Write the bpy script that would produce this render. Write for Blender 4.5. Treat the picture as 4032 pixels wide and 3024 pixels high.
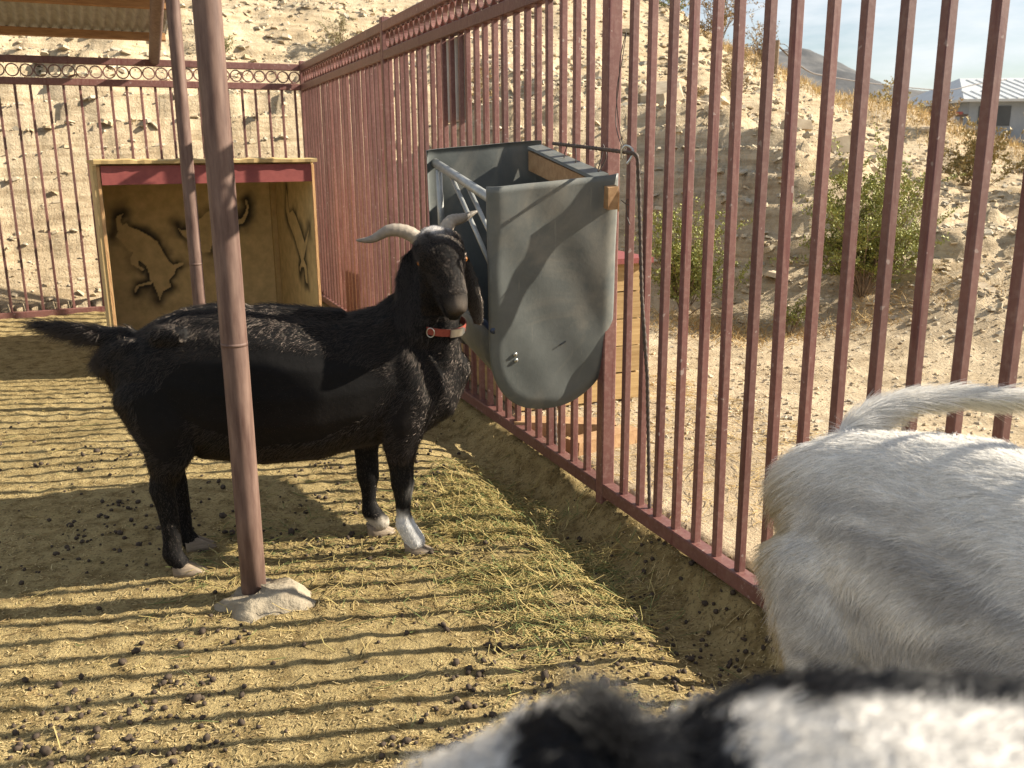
import bpy, bmesh, math, random
import numpy as np
from mathutils import Vector, Matrix

for o in list(bpy.data.objects):
    bpy.data.objects.remove(o)
S = bpy.context.scene
COL = S.collection
rnd = random.Random(7)
rng = np.random.default_rng(7)
R = math.radians

# ------------------------------------------------------------------ camera
PITCH, ROLL, ZC = 0.2409, -0.0082, 1.33
cam_d = bpy.data.cameras.new('camera')
cam = bpy.data.objects.new('camera', cam_d)
COL.objects.link(cam)
S.camera = cam
cam_d.sensor_width = 36.0
cam_d.lens = 32.695
cam_d.clip_start = 0.02
cam_d.clip_end = 3000
fw = Vector((0, math.cos(PITCH), -math.sin(PITCH)))
rt = Vector((1, 0, 0))
up = rt.cross(fw)
c_, s_ = math.cos(ROLL), math.sin(ROLL)
rt2, up2 = c_ * rt + s_ * up, -s_ * rt + c_ * up
cam.matrix_world = Matrix(((rt2.x, up2.x, -fw.x, 0), (rt2.y, up2.y, -fw.y, 0), (rt2.z, up2.z, -fw.z, ZC), (0, 0, 0, 1)))
cam_d.dof.use_dof = True
cam_d.dof.focus_distance = 3.1
cam_d.dof.aperture_fstop = 9.0

# ------------------------------------------------------------------ sky and sun
SUN_AZ, SUN_EL = R(82.3), R(30)          # azimuth clockwise from +Y
W = bpy.data.worlds.new('World')
S.world = W
W.use_nodes = True
nt = W.node_tree
nt.nodes.clear()
out = nt.nodes.new('ShaderNodeOutputWorld')
bg = nt.nodes.new('ShaderNodeBackground')
sky = nt.nodes.new('ShaderNodeTexSky')
sky.sky_type = 'NISHITA'
sky.sun_disc = False
sky.sun_elevation = SUN_EL
sky.sun_rotation = SUN_AZ
sky.dust_density = 0.6
sky.air_density = 1.0
tc = nt.nodes.new('ShaderNodeTexCoord')
mp = nt.nodes.new('ShaderNodeMapping')
mp.inputs['Scale'].default_value = (2.2, 2.2, 9.0)
mp.inputs['Rotation'].default_value = (0.12, 0.1, 0.5)
nz = nt.nodes.new('ShaderNodeTexNoise')
nz.inputs['Scale'].default_value = 3.0
nz.inputs['Detail'].default_value = 7.0
nz.inputs['Roughness'].default_value = 0.6
cr = nt.nodes.new('ShaderNodeValToRGB')
cr.color_ramp.elements[0].position = 0.28
cr.color_ramp.elements[1].position = 0.66
mx = nt.nodes.new('ShaderNodeMixRGB')
mx.inputs['Color2'].default_value = (8.4, 8.7, 9.0, 1)
mulc = nt.nodes.new('ShaderNodeMath')
mulc.operation = 'MULTIPLY'
mulc.inputs[1].default_value = 0.75
nt.links.new(tc.outputs['Generated'], mp.inputs['Vector'])
nt.links.new(mp.outputs['Vector'], nz.inputs['Vector'])
nt.links.new(nz.outputs['Fac'], cr.inputs['Fac'])
nt.links.new(cr.outputs['Color'], mulc.inputs[0])
nt.links.new(mulc.outputs[0], mx.inputs['Fac'])
nt.links.new(sky.outputs['Color'], mx.inputs['Color1'])
nt.links.new(mx.outputs['Color'], bg.inputs['Color'])
bg.inputs['Strength'].default_value = 0.05
nt.links.new(bg.outputs['Background'], out.inputs['Surface'])

sun_d = bpy.data.lights.new('sun', 'SUN')
sun = bpy.data.objects.new('sun', sun_d)
COL.objects.link(sun)
sun_d.energy = 5.0
sun_d.angle = R(0.5)
sun_d.color = (1.0, 0.90, 0.74)
to_sun = Vector((math.sin(SUN_AZ) * math.cos(SUN_EL), math.cos(SUN_AZ) * math.cos(SUN_EL), math.sin(SUN_EL)))
sun.rotation_euler = to_sun.to_track_quat('Z', 'Y').to_euler()
sun.location = to_sun * 40

S.view_settings.view_transform = 'Standard'
S.view_settings.look = 'None'
S.view_settings.exposure = 1.3
S.view_settings.gamma = 1.0
S.view_settings.use_curve_mapping = False
S.render.engine = 'CYCLES'
S.cycles.use_denoising = True
S.cycles.max_bounces = 6
S.cycles.transparent_max_bounces = 6
S.cycles_curves.shape = 'RIBBONS'

# ------------------------------------------------------------------ helpers
def tag(o, label=None, cat=None, group=None, kind=None):
    if label: o['label'] = label
    if cat: o['category'] = cat
    if group: o['group'] = group
    if kind: o['kind'] = kind
    return o

def mesh(name, v, f, mat=None, smooth=False, cols=None):
    me = bpy.data.meshes.new(name)
    me.from_pydata([tuple(map(float, p)) for p in v] if not isinstance(v, np.ndarray) else v.tolist(), [], f if isinstance(f, list) else f.tolist())
    if mat: me.materials.append(mat)
    if smooth: me.polygons.foreach_set('use_smooth', [True] * len(me.polygons))
    if cols is not None:
        at = me.attributes.new('col', 'FLOAT_COLOR', 'POINT')
        c4 = np.ones((len(me.vertices), 4), 'f')
        c4[:, :3] = cols
        at.data.foreach_set('color', c4.ravel())
    me.update()
    return me

def fast_mesh(name, v, f, mat=None, smooth=False, cols=None):
    """v (n,3), f (m,k) arrays with equal face size k."""
    me = bpy.data.meshes.new(name)
    v = np.asarray(v, 'f'); f = np.asarray(f, 'i4')
    me.vertices.add(len(v)); me.vertices.foreach_set('co', v.ravel())
    k = f.shape[1]
    me.loops.add(f.size); me.loops.foreach_set('vertex_index', f.ravel())
    me.polygons.add(len(f))
    me.polygons.foreach_set('loop_start', np.arange(0, f.size, k, dtype='i4'))
    me.polygons.foreach_set('use_smooth', np.full(len(f), bool(smooth)))
    if mat: me.materials.append(mat)
    if cols is not None:
        at = me.attributes.new('col', 'FLOAT_COLOR', 'POINT')
        c4 = np.ones((len(v), 4), 'f'); c4[:, :3] = cols
        at.data.foreach_set('color', c4.ravel())
    me.update(calc_edges=True)
    me.validate()
    return me

def link(name, data, parent=None, loc=None, rot=None, scale=None):
    o = bpy.data.objects.new(name, data)
    COL.objects.link(o)
    if parent: o.parent = parent
    if loc is not None: o.location = loc
    if rot is not None: o.rotation_euler = rot
    if scale is not None: o.scale = scale
    return o

def empty(name, loc=(0, 0, 0), rz=0):
    o = link(name, None, loc=loc, rot=(0, 0, rz))
    o.empty_display_size = 0.1
    return o

class MB:
    def __init__(self): self.v, self.f = [], []
    def add(self, v, f):
        n = len(self.v); self.v += [tuple(p) for p in v]; self.f += [tuple(i + n for i in q) for q in f]
    def box(self, c, h, ax=None, bev=0.0, jit=0.0):
        """c centre, h half sizes, ax 3 axes"""
        ax = ax or (Vector((1, 0, 0)), Vector((0, 1, 0)), Vector((0, 0, 1)))
        c = Vector(c); vs = []
        if bev <= 0:
            for z in (-1, 1):
                for y in (-1, 1):
                    for x in (-1, 1):
                        vs.append(c + ax[0] * (x * h[0] + rnd.uniform(-jit, jit)) + ax[1] * (y * h[1] + rnd.uniform(-jit, jit)) + ax[2] * (z * h[2] + rnd.uniform(-jit, jit)))
            self.add(vs, [(0, 2, 3, 1), (4, 5, 7, 6), (0, 1, 5, 4), (2, 6, 7, 3), (0, 4, 6, 2), (1, 3, 7, 5)])
        else:   # long axis = 2 : octagonal-section prism with soft edges
            prof = [(-1, -1 + 0), (1, -1), (1, 1), (-1, 1)]
            ring = []
            b = bev
            for sx, sy in ((-1, -1), (1, -1), (1, 1), (-1, 1)):
                p1 = (sx * h[0], sy * (h[1] - b)); p2 = (sx * (h[0] - b), sy * h[1])
                ring += [p1, p2] if sx * sy > 0 else [p2, p1]
            ring = [ring[i] for i in range(8)]
            zz = [-h[2], -h[2] + b, h[2] - b, h[2]]
            for i, z in enumerate(zz):
                k = 1 - (b / max(h[0], h[1]) if i in (0, 3) else 0)
                for x, y in ring: vs.append(c + ax[0] * x * k + ax[1] * y * k + ax[2] * z)
            fs = [tuple(range(7, -1, -1)), tuple(range(24, 32))]
            for i in range(3):
                for j in range(8):
                    fs.append((i * 8 + j, i * 8 + (j + 1) % 8, i * 8 + 8 + (j + 1) % 8, i * 8 + 8 + j))
            self.add(vs, fs)
        return self
    def tube(self, pts, r, n=8, cap=True):
        pts = [Vector(p) for p in pts]
        rs = r if isinstance(r, (list, tuple)) else [r] * len(pts)
        t0 = (pts[1] - pts[0]).normalized()
        u = t0.orthogonal().normalized()
        vs, fs = [], []
        for i, p in enumerate(pts):
            t = (pts[min(i + 1, len(pts) - 1)] - pts[max(i - 1, 0)]).normalized()
            u = (u - t * u.dot(t)).normalized(); w = t.cross(u)
            for k in range(n):
                a = 2 * math.pi * k / n
                vs.append(p + (u * math.cos(a) + w * math.sin(a)) * rs[i])
        for i in range(len(pts) - 1):
            for k in range(n):
                fs.append((i * n + k, i * n + (k + 1) % n, (i + 1) * n + (k + 1) % n, (i + 1) * n + k))
        if cap:
            fs.append(tuple(range(n - 1, -1, -1))); m = (len(pts) - 1) * n
            fs.append(tuple(range(m, m + n)))
        self.add(vs, fs)
        return self
    def grid(self, pts, nu, nv):
        fs = [(j * nu + i, j * nu + i + 1, (j + 1) * nu + i + 1, (j + 1) * nu + i) for j in range(nv - 1) for i in range(nu - 1)]
        self.add(pts, fs); return self
    def me(self, name, mat, smooth=False):
        return mesh(name, self.v, self.f, mat, smooth)
    def build(self, name, mat, parent=None, smooth=False):
        return link(name, self.me(name, mat, smooth), parent)

def hsh(ix, iy, s):
    v = np.sin(ix * 127.1 + iy * 311.7 + s * 74.7) * 43758.5453
    return v - np.floor(v)

def vnoise(x, y, s=0):
    x = np.asarray(x, float); y = np.asarray(y, float)
    xi, yi = np.floor(x), np.floor(y); fx, fy = x - xi, y - yi
    fx, fy = fx * fx * (3 - 2 * fx), fy * fy * (3 - 2 * fy)
    a, b = hsh(xi, yi, s), hsh(xi + 1, yi, s); c, d = hsh(xi, yi + 1, s), hsh(xi + 1, yi + 1, s)
    return (a + (b - a) * fx) * (1 - fy) + (c + (d - c) * fx) * fy

def fbm(x, y, oct=4, s=0, rough=0.5):
    t, a, n = 0, 1.0, 0
    for i in range(oct):
        t = t + a * (vnoise(x * 2 ** i, y * 2 ** i, s + i * 3.1) - 0.5); n += a; a *= rough
    return t / n * 2

# ------------------------------------------------------------------ materials
def nmat(name):
    m = bpy.data.materials.new(name); m.use_nodes = True
    n = m.node_tree; b = n.nodes['Principled BSDF']
    return m, n, b

def nd(n, t, **kw):
    x = n.nodes.new(t)
    for k, v in kw.items():
        if k in x.inputs: x.inputs[k].default_value = v
        else: setattr(x, k, v)
    return x

def ramp(n, fac, stops):
    r = n.nodes.new('ShaderNodeValToRGB')
    e = r.color_ramp.elements
    while len(e) < len(stops): e.new(0.5)
    for q, (p, c) in zip(e, stops):
        q.position = p; q.color = (*c, 1) if len(c) == 3 else c
    n.links.new(fac, r.inputs['Fac'])
    return r.outputs['Color']

def noise(n, scale, detail=5, rough=0.55, vec=None, dist=0.0):
    t = nd(n, 'ShaderNodeTexNoise', Scale=scale, Detail=detail, Roughness=rough, Distortion=dist)
    if vec is None:
        c = n.nodes.new('ShaderNodeTexCoord'); vec = c.outputs['Object']
    n.links.new(vec, t.inputs['Vector'])
    return t.outputs['Fac']

def mixc(n, fac, a, b, blend='MIX'):
    m = n.nodes.new('ShaderNodeMixRGB'); m.blend_type = blend
    for sock, v in (('Fac', fac), ('Color1', a), ('Color2', b)):
        if isinstance(v, (int, float)): m.inputs[sock].default_value = v
        elif isinstance(v, tuple): m.inputs[sock].default_value = (*v, 1)
        else: n.links.new(v, m.inputs[sock])
    return m.outputs['Color']

def bump(n, b, h, strength=0.4, dist=0.01):
    x = nd(n, 'ShaderNodeBump', Strength=strength, Distance=dist)
    n.links.new(h, x.inputs['Height']); n.links.new(x.outputs['Normal'], b.inputs['Normal'])

def worldpos(n):
    g = n.nodes.new('ShaderNodeNewGeometry'); return g.outputs['Position']

def simple(name, c0, c1, scale=20, rough=0.7, bs=0.3, bd=0.004, metal=0.0, world=False, rnd_amt=0.0, spec=0.5, stretch=None):
    m, n, b = nmat(name)
    vec = worldpos(n) if world else None
    if stretch:
        if vec is None:
            c = n.nodes.new('ShaderNodeTexCoord'); vec = c.outputs['Object']
        mpn = n.nodes.new('ShaderNodeMapping'); mpn.inputs['Scale'].default_value = stretch
        n.links.new(vec, mpn.inputs['Vector']); vec = mpn.outputs['Vector']
    f = noise(n, scale, 6, 0.6, vec)
    col = ramp(n, f, [(0.3, c0), (0.7, c1)])
    if rnd_amt:
        oi = n.nodes.new('ShaderNodeObjectInfo')
        mr = nd(n, 'ShaderNodeMapRange'); mr.inputs['To Min'].default_value = 1 - rnd_amt; mr.inputs['To Max'].default_value = 1 + rnd_amt
        n.links.new(oi.outputs['Random'], mr.inputs['Value'])
        hv = n.nodes.new('ShaderNodeHueSaturation'); n.links.new(mr.outputs['Result'], hv.inputs['Value']); n.links.new(col, hv.inputs['Color']); col = hv.outputs['Color']
    n.links.new(col, b.inputs['Base Color'])
    b.inputs['Roughness'].default_value = rough
    b.inputs['Metallic'].default_value = metal
    b.inputs['Specular IOR Level'].default_value = spec
    bump(n, b, f, bs, bd)
    return m

def fence_mat():
    m, n, b = nmat('red_brown_paint')
    P = worldpos(n)
    f1 = noise(n, 5, 5, 0.6, P); f2 = noise(n, 60, 4, 0.6, P)
    mpn = n.nodes.new('ShaderNodeMapping'); mpn.inputs['Scale'].default_value = (30, 30, 2.2); n.links.new(P, mpn.inputs['Vector'])
    f3 = noise(n, 1.6, 4, 0.6, mpn.outputs['Vector'])
    base = ramp(n, f1, [(0.3, (0.125, 0.046, 0.038)), (0.7, (0.185, 0.074, 0.060))])
    dust = ramp(n, f2, [(0.46, (0, 0, 0)), (0.75, (0.55, 0.55, 0.55))])
    c = mixc(n, dust, base, (0.255, 0.15, 0.123))
    runs = ramp(n, f3, [(0.58, (0, 0, 0)), (0.66, (0.8, 0.8, 0.8))])
    c = mixc(n, runs, c, (0.12, 0.028, 0.026))
    ch = ramp(n, noise(n, 38, 2, .5, P), [(.70, (0, 0, 0)), (.73, (.7, .7, .7))]); c = mixc(n, ch, c, (0.34, 0.26, 0.23))
    oi = n.nodes.new('ShaderNodeObjectInfo')
    mr = nd(n, 'ShaderNodeMapRange'); mr.inputs['To Min'].default_value = 0.78; mr.inputs['To Max'].default_value = 1.22
    n.links.new(oi.outputs['Random'], mr.inputs['Value'])
    hv = n.nodes.new('ShaderNodeHueSaturation'); hv.inputs['Saturation'].default_value = 0.95
    n.links.new(mr.outputs['Result'], hv.inputs['Value']); n.links.new(c, hv.inputs['Color'])
    n.links.new(hv.outputs['Color'], b.inputs['Base Color'])
    b.inputs['Roughness'].default_value = 0.5
    bump(n, b, f2, 0.25, 0.002)
    return m

def col_mat(name, rough=0.8, mul_noise=None, spec=0.3, bs=0.0, sheen=0.0):
    m, n, b = nmat(name)
    at = nd(n, 'ShaderNodeAttribute', attribute_name='col')
    c = at.outputs['Color']
    if mul_noise:
        f = noise(n, mul_noise, 5, 0.6, worldpos(n))
        k = ramp(n, f, [(0.25, (0.72, 0.72, 0.72)), (0.75, (1.15, 1.15, 1.15))])
        c = mixc(n, 1.0, c, k, 'MULTIPLY')
        if bs: bump(n, b, f, bs, 0.004)
    n.links.new(c, b.inputs['Base Color'])
    b.inputs['Roughness'].default_value = rough
    b.inputs['Specular IOR Level'].default_value = spec
    if sheen: b.inputs['Sheen Weight'].default_value = sheen
    return m

def hair_mat(name, gloss=0.15, rough=0.35, trans=0.35, gcol=(0.9, 0.9, 0.9)):
    m = bpy.data.materials.new(name); m.use_nodes = True
    n = m.node_tree; n.nodes.clear()
    o = n.nodes.new('ShaderNodeOutputMaterial')
    at = nd(n, 'ShaderNodeAttribute', attribute_name='rootcol')
    d = n.nodes.new('ShaderNodeBsdfDiffuse'); t = n.nodes.new('ShaderNodeBsdfTranslucent')
    n.links.new(at.outputs['Color'], d.inputs['Color']); n.links.new(at.outputs['Color'], t.inputs['Color'])
    m1 = nd(n, 'ShaderNodeMixShader', Fac=trans); n.links.new(d.outputs[0], m1.inputs[1]); n.links.new(t.outputs[0], m1.inputs[2])
    g = nd(n, 'ShaderNodeBsdfGlossy', Roughness=rough, Color=(*gcol, 1))
    m2 = nd(n, 'ShaderNodeMixShader', Fac=gloss); n.links.new(m1.outputs[0], m2.inputs[1]); n.links.new(g.outputs[0], m2.inputs[2])
    n.links.new(m2.outputs[0], o.inputs['Surface'])
    return m

def ground_mat():
    m, n, b = nmat('trampled_soil')
    P = worldpos(n)
    f1 = noise(n, 1.7, 5, 0.6, P); f2 = noise(n, 14, 6, 0.65, P); f3 = noise(n, 130, 4, 0.7, P)
    c = ramp(n, f1, [(0.32, (0.37, 0.28, 0.125)), (0.68, (0.49, 0.38, 0.185))])
    k = ramp(n, f2, [(0.36, (0.46, 0.42, 0.36)), (0.55, (1.04, 1.04, 1.04))])
    c = mixc(n, 0.85, c, k, 'MULTIPLY')
    fl = ramp(n, f3, [(0.60, (0, 0, 0)), (0.72, (0.8, 0.8, 0.8))])
    c = mixc(n, fl, c, (0.52, 0.41, 0.21))
    dk = ramp(n, noise(n, 90, 3, 0.6, P), [(0.34, (0.75, 0.75, 0.75)), (0.45, (0, 0, 0))])
    c = mixc(n, dk, c, (0.10, 0.075, 0.045))  # dark debris flecks, also painting in the soil's tiny shadows
    n.links.new(c, b.inputs['Base Color'])
    b.inputs['Roughness'].default_value = 0.95
    b.inputs['Specular IOR Level'].default_value = 0.1
    bump(n, b, f3, 1.0, 0.02)
    return m

def hill_mat():
    m, n, b = nmat('pale_shale')
    P = worldpos(n)
    f1 = noise(n, 0.9, 5, 0.6, P); f2 = noise(n, 9, 6, 0.65, P); f3 = noise(n, 45, 5, 0.7, P)
    mpn = n.nodes.new('ShaderNodeMapping'); mpn.inputs['Scale'].default_value = (1.0, 1.0, 14.0); n.links.new(P, mpn.inputs['Vector'])
    f4 = noise(n, 1.5, 5, 0.6, mpn.outputs['Vector'], 0.6)
    c = ramp(n, f1, [(0.3, (0.43, 0.335, 0.215)), (0.7, (0.52, 0.43, 0.30))])
    k = ramp(n, f4, [(0.34, (0.62, 0.58, 0.52)), (0.56, (1.05, 1.05, 1.05))])
    c = mixc(n, 0.75, c, k, 'MULTIPLY')
    k2 = ramp(n, f2, [(0.32, (0.55, 0.52, 0.5)), (0.55, (1, 1, 1))])
    c = mixc(n, 0.6, c, k2, 'MULTIPLY')
    fl = ramp(n, f3, [(0.57, (0, 0, 0)), (0.68, (0.7, 0.7, 0.7))])
    c = mixc(n, fl, c, (0.56, 0.48, 0.35))
    n.links.new(c, b.inputs['Base Color'])
    b.inputs['Roughness'].default_value = 0.95
    b.inputs['Specular IOR Level'].default_value = 0.1
    bump(n, b, f3, 0.7, 0.03)
    return m

M = {}
M['fence'] = fence_mat()
M['ground'] = ground_mat()
M['hill'] = hill_mat()
M['stone'] = simple('shale_stone', (0.36, 0.28, 0.19), (0.56, 0.47, 0.34), 9, 0.95, 0.5, 0.01, world=True, rnd_amt=0.18, spec=0.15)
M['gravel'] = col_mat('gravel_chips', 0.95, 30, 0.15, 0.4)
M['pole'] = simple('brown_pipe', (0.080, 0.043, 0.034), (0.20, 0.130, 0.102), 5, 0.62, 0.2, 0.002, world=True, spec=0.3, stretch=(9, 9, 1.3))
M['concrete'] = simple('rough_concrete', (0.23, 0.19, 0.135), (0.36, 0.31, 0.23), 16, 0.95, 0.9, 0.02, spec=0.1)
M['ply'] = col_mat('tan_painted_plywood', 0.7, 14, 0.25, 0.15)
M['ply_trim'] = simple('tan_paint', (0.40, 0.275, 0.115), (0.50, 0.36, 0.165), 18, 0.7, 0.4, 0.004, stretch=(1, 1, 1))
M['ply_edge'] = simple('raw_plywood_edge', (0.42, 0.22, 0.09), (0.60, 0.37, 0.17), 30, 0.85, 0.6, 0.006, stretch=(6, 6, 0.6))
M['red_board'] = simple('red_paint', (0.20, 0.042, 0.038), (0.27, 0.065, 0.055), 22, 0.6, 0.3, 0.003)
def plastic_mat():
    m, n, b = nmat('grey_plastic')
    f = noise(n, 7, 6, .6); f2 = noise(n, 3.2, 6, .65, None, .8); f3 = noise(n, 70, 3, .6)
    c = ramp(n, f, [(.3, (.105, .116, .112)), (.7, (.155, .166, .160))])
    d = ramp(n, f2, [(.48, (0, 0, 0)), (.66, (.75, .75, .75))]); c = mixc(n, d, c, (.235, .225, .195))
    co = n.nodes.new('ShaderNodeTexCoord'); mpn = n.nodes.new('ShaderNodeMapping'); mpn.inputs['Scale'].default_value = (55, 3, 5); mpn.inputs['Rotation'].default_value = (0, .35, 0); n.links.new(co.outputs['Object'], mpn.inputs['Vector'])
    sc = ramp(n, noise(n, 1.0, 3, .5, mpn.outputs['Vector']), [(.68, (0, 0, 0)), (.74, (.5, .5, .5))]); c = mixc(n, sc, c, (.25, .25, .23))
    n.links.new(c, b.inputs['Base Color']); b.inputs['Roughness'].default_value = .5; b.inputs['Specular IOR Level'].default_value = .35
    bump(n, b, f3, .2, .002); return m
M['plastic'] = plastic_mat()
M['galv'] = simple('galvanised_tube', (0.30, 0.31, 0.30), (0.42, 0.43, 0.42), 24, 0.42, 0.1, 0.001, metal=0.45)
M['steel'] = simple('bright_steel', (0.45, 0.45, 0.43), (0.62, 0.62, 0.60), 30, 0.3, 0.05, 0.001, metal=0.9)
M['rust'] = simple('rusty_rebar', (0.05, 0.038, 0.032), (0.11, 0.075, 0.055), 60, 0.7, 0.8, 0.004, world=True)
M['wire'] = simple('dark_wire', (0.06, 0.045, 0.04), (0.10, 0.08, 0.07), 60, 0.6, 0.1, 0.001)
M['batten'] = simple('raw_lumber', (0.30, 0.165, 0.075), (0.46, 0.29, 0.15), 3, 0.8, 0.4, 0.004, stretch=(14, 14, 14))
M['purlin'] = simple('orange_lumber', (0.24, 0.115, 0.045), (0.40, 0.215, 0.09), 2.5, 0.8, 0.4, 0.004, world=True, stretch=(3, 3, 24))
M['tin'] = simple('weathered_tin', (0.26, 0.25, 0.22), (0.42, 0.40, 0.35), 6, 0.6, 0.2, 0.003, world=True, metal=0.15, stretch=(6, 1, 1))
M['crate'] = simple('weathered_yellow_wood', (0.36, 0.225, 0.09), (0.52, 0.36, 0.165), 2.4, 0.85, 0.5, 0.006, world=True, rnd_amt=0.12, stretch=(1.5, 1.5, 26))
M['white_board'] = simple('pale_board', (0.46, 0.46, 0.45), (0.60, 0.60, 0.58), 8, 0.7, 0.1, 0.002)
M['hay'] = col_mat('dry_hay', 0.75, None, 0.2)
M['dung'] = simple('dark_droppings', (0.035, 0.026, 0.020), (0.095, 0.070, 0.050), 90, 0.85, 0.3, 0.002, world=True, spec=0.2)
M['leaf'] = col_mat('desert_leaves', 0.6, None, 0.3)
M['twig'] = simple('dry_twigs', (0.17, 0.12, 0.08), (0.30, 0.23, 0.16), 20, 0.9, 0.3, 0.003, world=True, spec=0.1)
M['far_hill'] = simple('distant_rock', (0.075, 0.08, 0.088), (0.17, 0.165, 0.16), 0.05, 0.95, 0.6, 2.0, world=True, spec=0.05)  # grey blue of the distant haze is put into the rock colour
M['house_wall'] = simple('grey_stucco', (0.22, 0.25, 0.29), (0.28, 0.31, 0.35), 2, 0.9, 0.1, 0.01)
M['house_roof'] = simple('white_metal_roof', (0.42, 0.44, 0.45), (0.52, 0.54, 0.55), 3, 0.5, 0.1, 0.01)
M['shed_white'] = simple('white_siding', (0.60, 0.60, 0.60), (0.72, 0.72, 0.70), 3, 0.6, 0.1, 0.01)
M['dark'] = simple('dark_glass', (0.03, 0.035, 0.04), (0.05, 0.055, 0.06), 3, 0.3, 0.0, 0.01)
M['horn'] = col_mat('goat_horn', 0.5, 40, 0.4, 0.5)
M['hoof'] = simple('goat_hoof', (0.15, 0.115, 0.08), (0.27, 0.205, 0.14), 30, 0.6, 0.4, 0.003, stretch=(1, 1, 5))
M['hide'] = col_mat('goat_hide', 0.75, 50, 0.15, 0.3)
M['fur_black'] = hair_mat('black_coat', 0.15, 0.28, 0.1, (0.5, 0.42, 0.36))
M['fur_white'] = hair_mat('white_coat', 0.05, 0.4, 0.34)
M['eye'] = simple('amber_eye', (0.22, 0.075, 0.014), (0.30, 0.11, 0.02), 40, 0.2, 0.0, 0.001)
M['pupil'] = simple('black_pupil', (0.004, 0.004, 0.004), (0.006, 0.006, 0.006), 4, 0.1, 0.0, 0.001)
M['collar'] = simple('red_webbing', (0.23, 0.042, 0.026), (0.31, 0.062, 0.036), 120, 0.75, 0.4, 0.002)

# ------------------------------------------------------------------ yard frame
C = Vector((-1.8408, 8.6923, 0))                     # fence corner
A = Vector((-0.37822, 0.92572, 0))                   # along side fence, away from camera
NA = Vector((0.92572, 0.37822, 0))                   # outwards of side fence
B = Vector((0.90178, 0.43220, 0))                    # along back fence, to the right
NB = Vector((-0.43220, 0.90178, 0))                  # outwards of back fence
Zv = Vector((0, 0, 1))
ZT, ZR = 2.1275, 1.907
def pa(s, u=0, z=0): return C - A * s + NA * u + Zv * z
def pb(s, v=0, z=0): return C - B * s + NB * v + Zv * z
def uv_of(x, y):
    dx, dy = x - C.x, y - C.y
    return dx * NA.x + dy * NA.y, dx * NB.x + dy * NB.y

def zg(x, y):
    """height of the yard soil"""
    x = np.asarray(x, float); y = np.asarray(y, float)
    u, v = uv_of(x, y)
    h = 0.022 * fbm(x * 1.3, y * 1.3, 3, 1) + 0.006 * fbm(x * 6, y * 6, 3, 5)
    h = h + 0.009 * np.maximum(fbm(x * 14, y * 14, 3, 9, .6), -0.25) + 0.007 * np.maximum(fbm(x * 34, y * 34, 2, 19), -.3)
    h = h - 0.05 * np.exp(-((u + 0.20) / 0.14) ** 2)
    t = np.clip((u + .13) / .13, 0, 1); h = h + 0.060 * t * t * (3 - 2 * t) * (.8 + .4 * vnoise(x * 5, y * 5, 2))
    h = h + 0.05 * np.exp(-(v / 0.25) ** 2)
    return h
def zg1(x, y): return float(zg(np.array([x]), np.array([y]))[0])

# ------------------------------------------------------------------ yard soil
def yard():
    xs = np.concatenate([np.arange(-9, -4.6, 0.06), np.arange(-4.6, 1.6, 0.017)])
    ys = np.concatenate([np.arange(-3.0, 0.8, 0.06), np.arange(0.8, 5.0, 0.015), np.arange(5.0, 9.8, 0.024)])
    X, Y = np.meshgrid(xs, ys)
    Zz = zg(X, Y)
    u, v = uv_of(X, Y)
    nx, ny = len(xs), len(ys)
    V = np.stack([X, Y, Zz], -1).reshape(-1, 3)
    ok = ((u < 0.11) & (v < 0.05))
    i, j = np.meshgrid(np.arange(nx - 1), np.arange(ny - 1))
    q = (j * nx + i).ravel()
    F = np.stack([q, q + 1, q + nx + 1, q + nx], 1)
    keep = ok.ravel()[F].any(1)
    F = F[keep]
    used = np.unique(F); mp_ = np.full(len(V), -1); mp_[used] = np.arange(len(used))
    o = link('yard_ground', fast_mesh('yard_ground', V[used], mp_[F], M['ground'], True))
    tag(o, 'trampled straw coloured soil of the goat yard', kind='structure')
yard()

# ------------------------------------------------------------------ hillside
CP = [(1.465, 7.36, .08), (2.131, 7.1, .082), (2.384, 5.9, .075), (2.983, 5.6, .075), (1.229, 8.3, .092), (1.304, 9.0, 1.047), (2.002, 8.2, .79),
      (2.627, 7.6, .488), (3.129, 7.0, .409), (3.715, 6.8, .464), (2.004, 12, 1.794), (2.88, 12, 1.509), (3.739, 11, .967), (4.633, 10.5, .571),
      (5.409, 10, .501), (4.588, 16, 1.933), (6.166, 16, 1.401), (7.755, 16, 1.011), (7.49, 14, .846), (3.08, 22, 4.647), (4.127, 22, 4.06),
      (5.193, 22, 3.368), (5.974, 21, 2.889), (6.829, 20.5, 2.518), (7.64, 20, 2.207), (8.618, 20, 1.988), (9.621, 20, 1.59), (10.753, 20, 1.159),
      (20, 45, 1.8), (30, 45, 1.7), (16, 38, 1.7), (24, 30, .8), (40, 20, .5), (15, 8, .2), (8, 4, .06), (6, 1, .05), (2.5, -3, .05), (4.5, 3.5, .08), (5.5, 6.2, .3),
      (-12, 12, 6), (-15, 25, 9.5), (0, 28, 7), (5, 30, 3.0), (10, 30, 1.0), (-12, 5, 2), (-3, -8, 0), (-9, -3, 0),
      (300, 0, 0), (0, 600, 0), (300, 600, 0), (-300, 0, 8), (-300, 600, 10), (0, -300, 0), (200, 250, 0), (60, 120, 0.5)]
for s in (-1.2, 0, 1.5, 3, 4.5, 6):
    for v, z in ((.15, .09), (.75, .12), (1.15, .5), (1.45, 1.15), (1.85, 1.75), (2.6, 2.2), (4.5, 3.0), (8, 4.9), (14, 8.0)):
        if s == -1.2 and v < 1.0: continue
        p = pb(s, v); CP.append((p.x, p.y, z * (1.0 if s > 0 else 0.9)))
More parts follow.
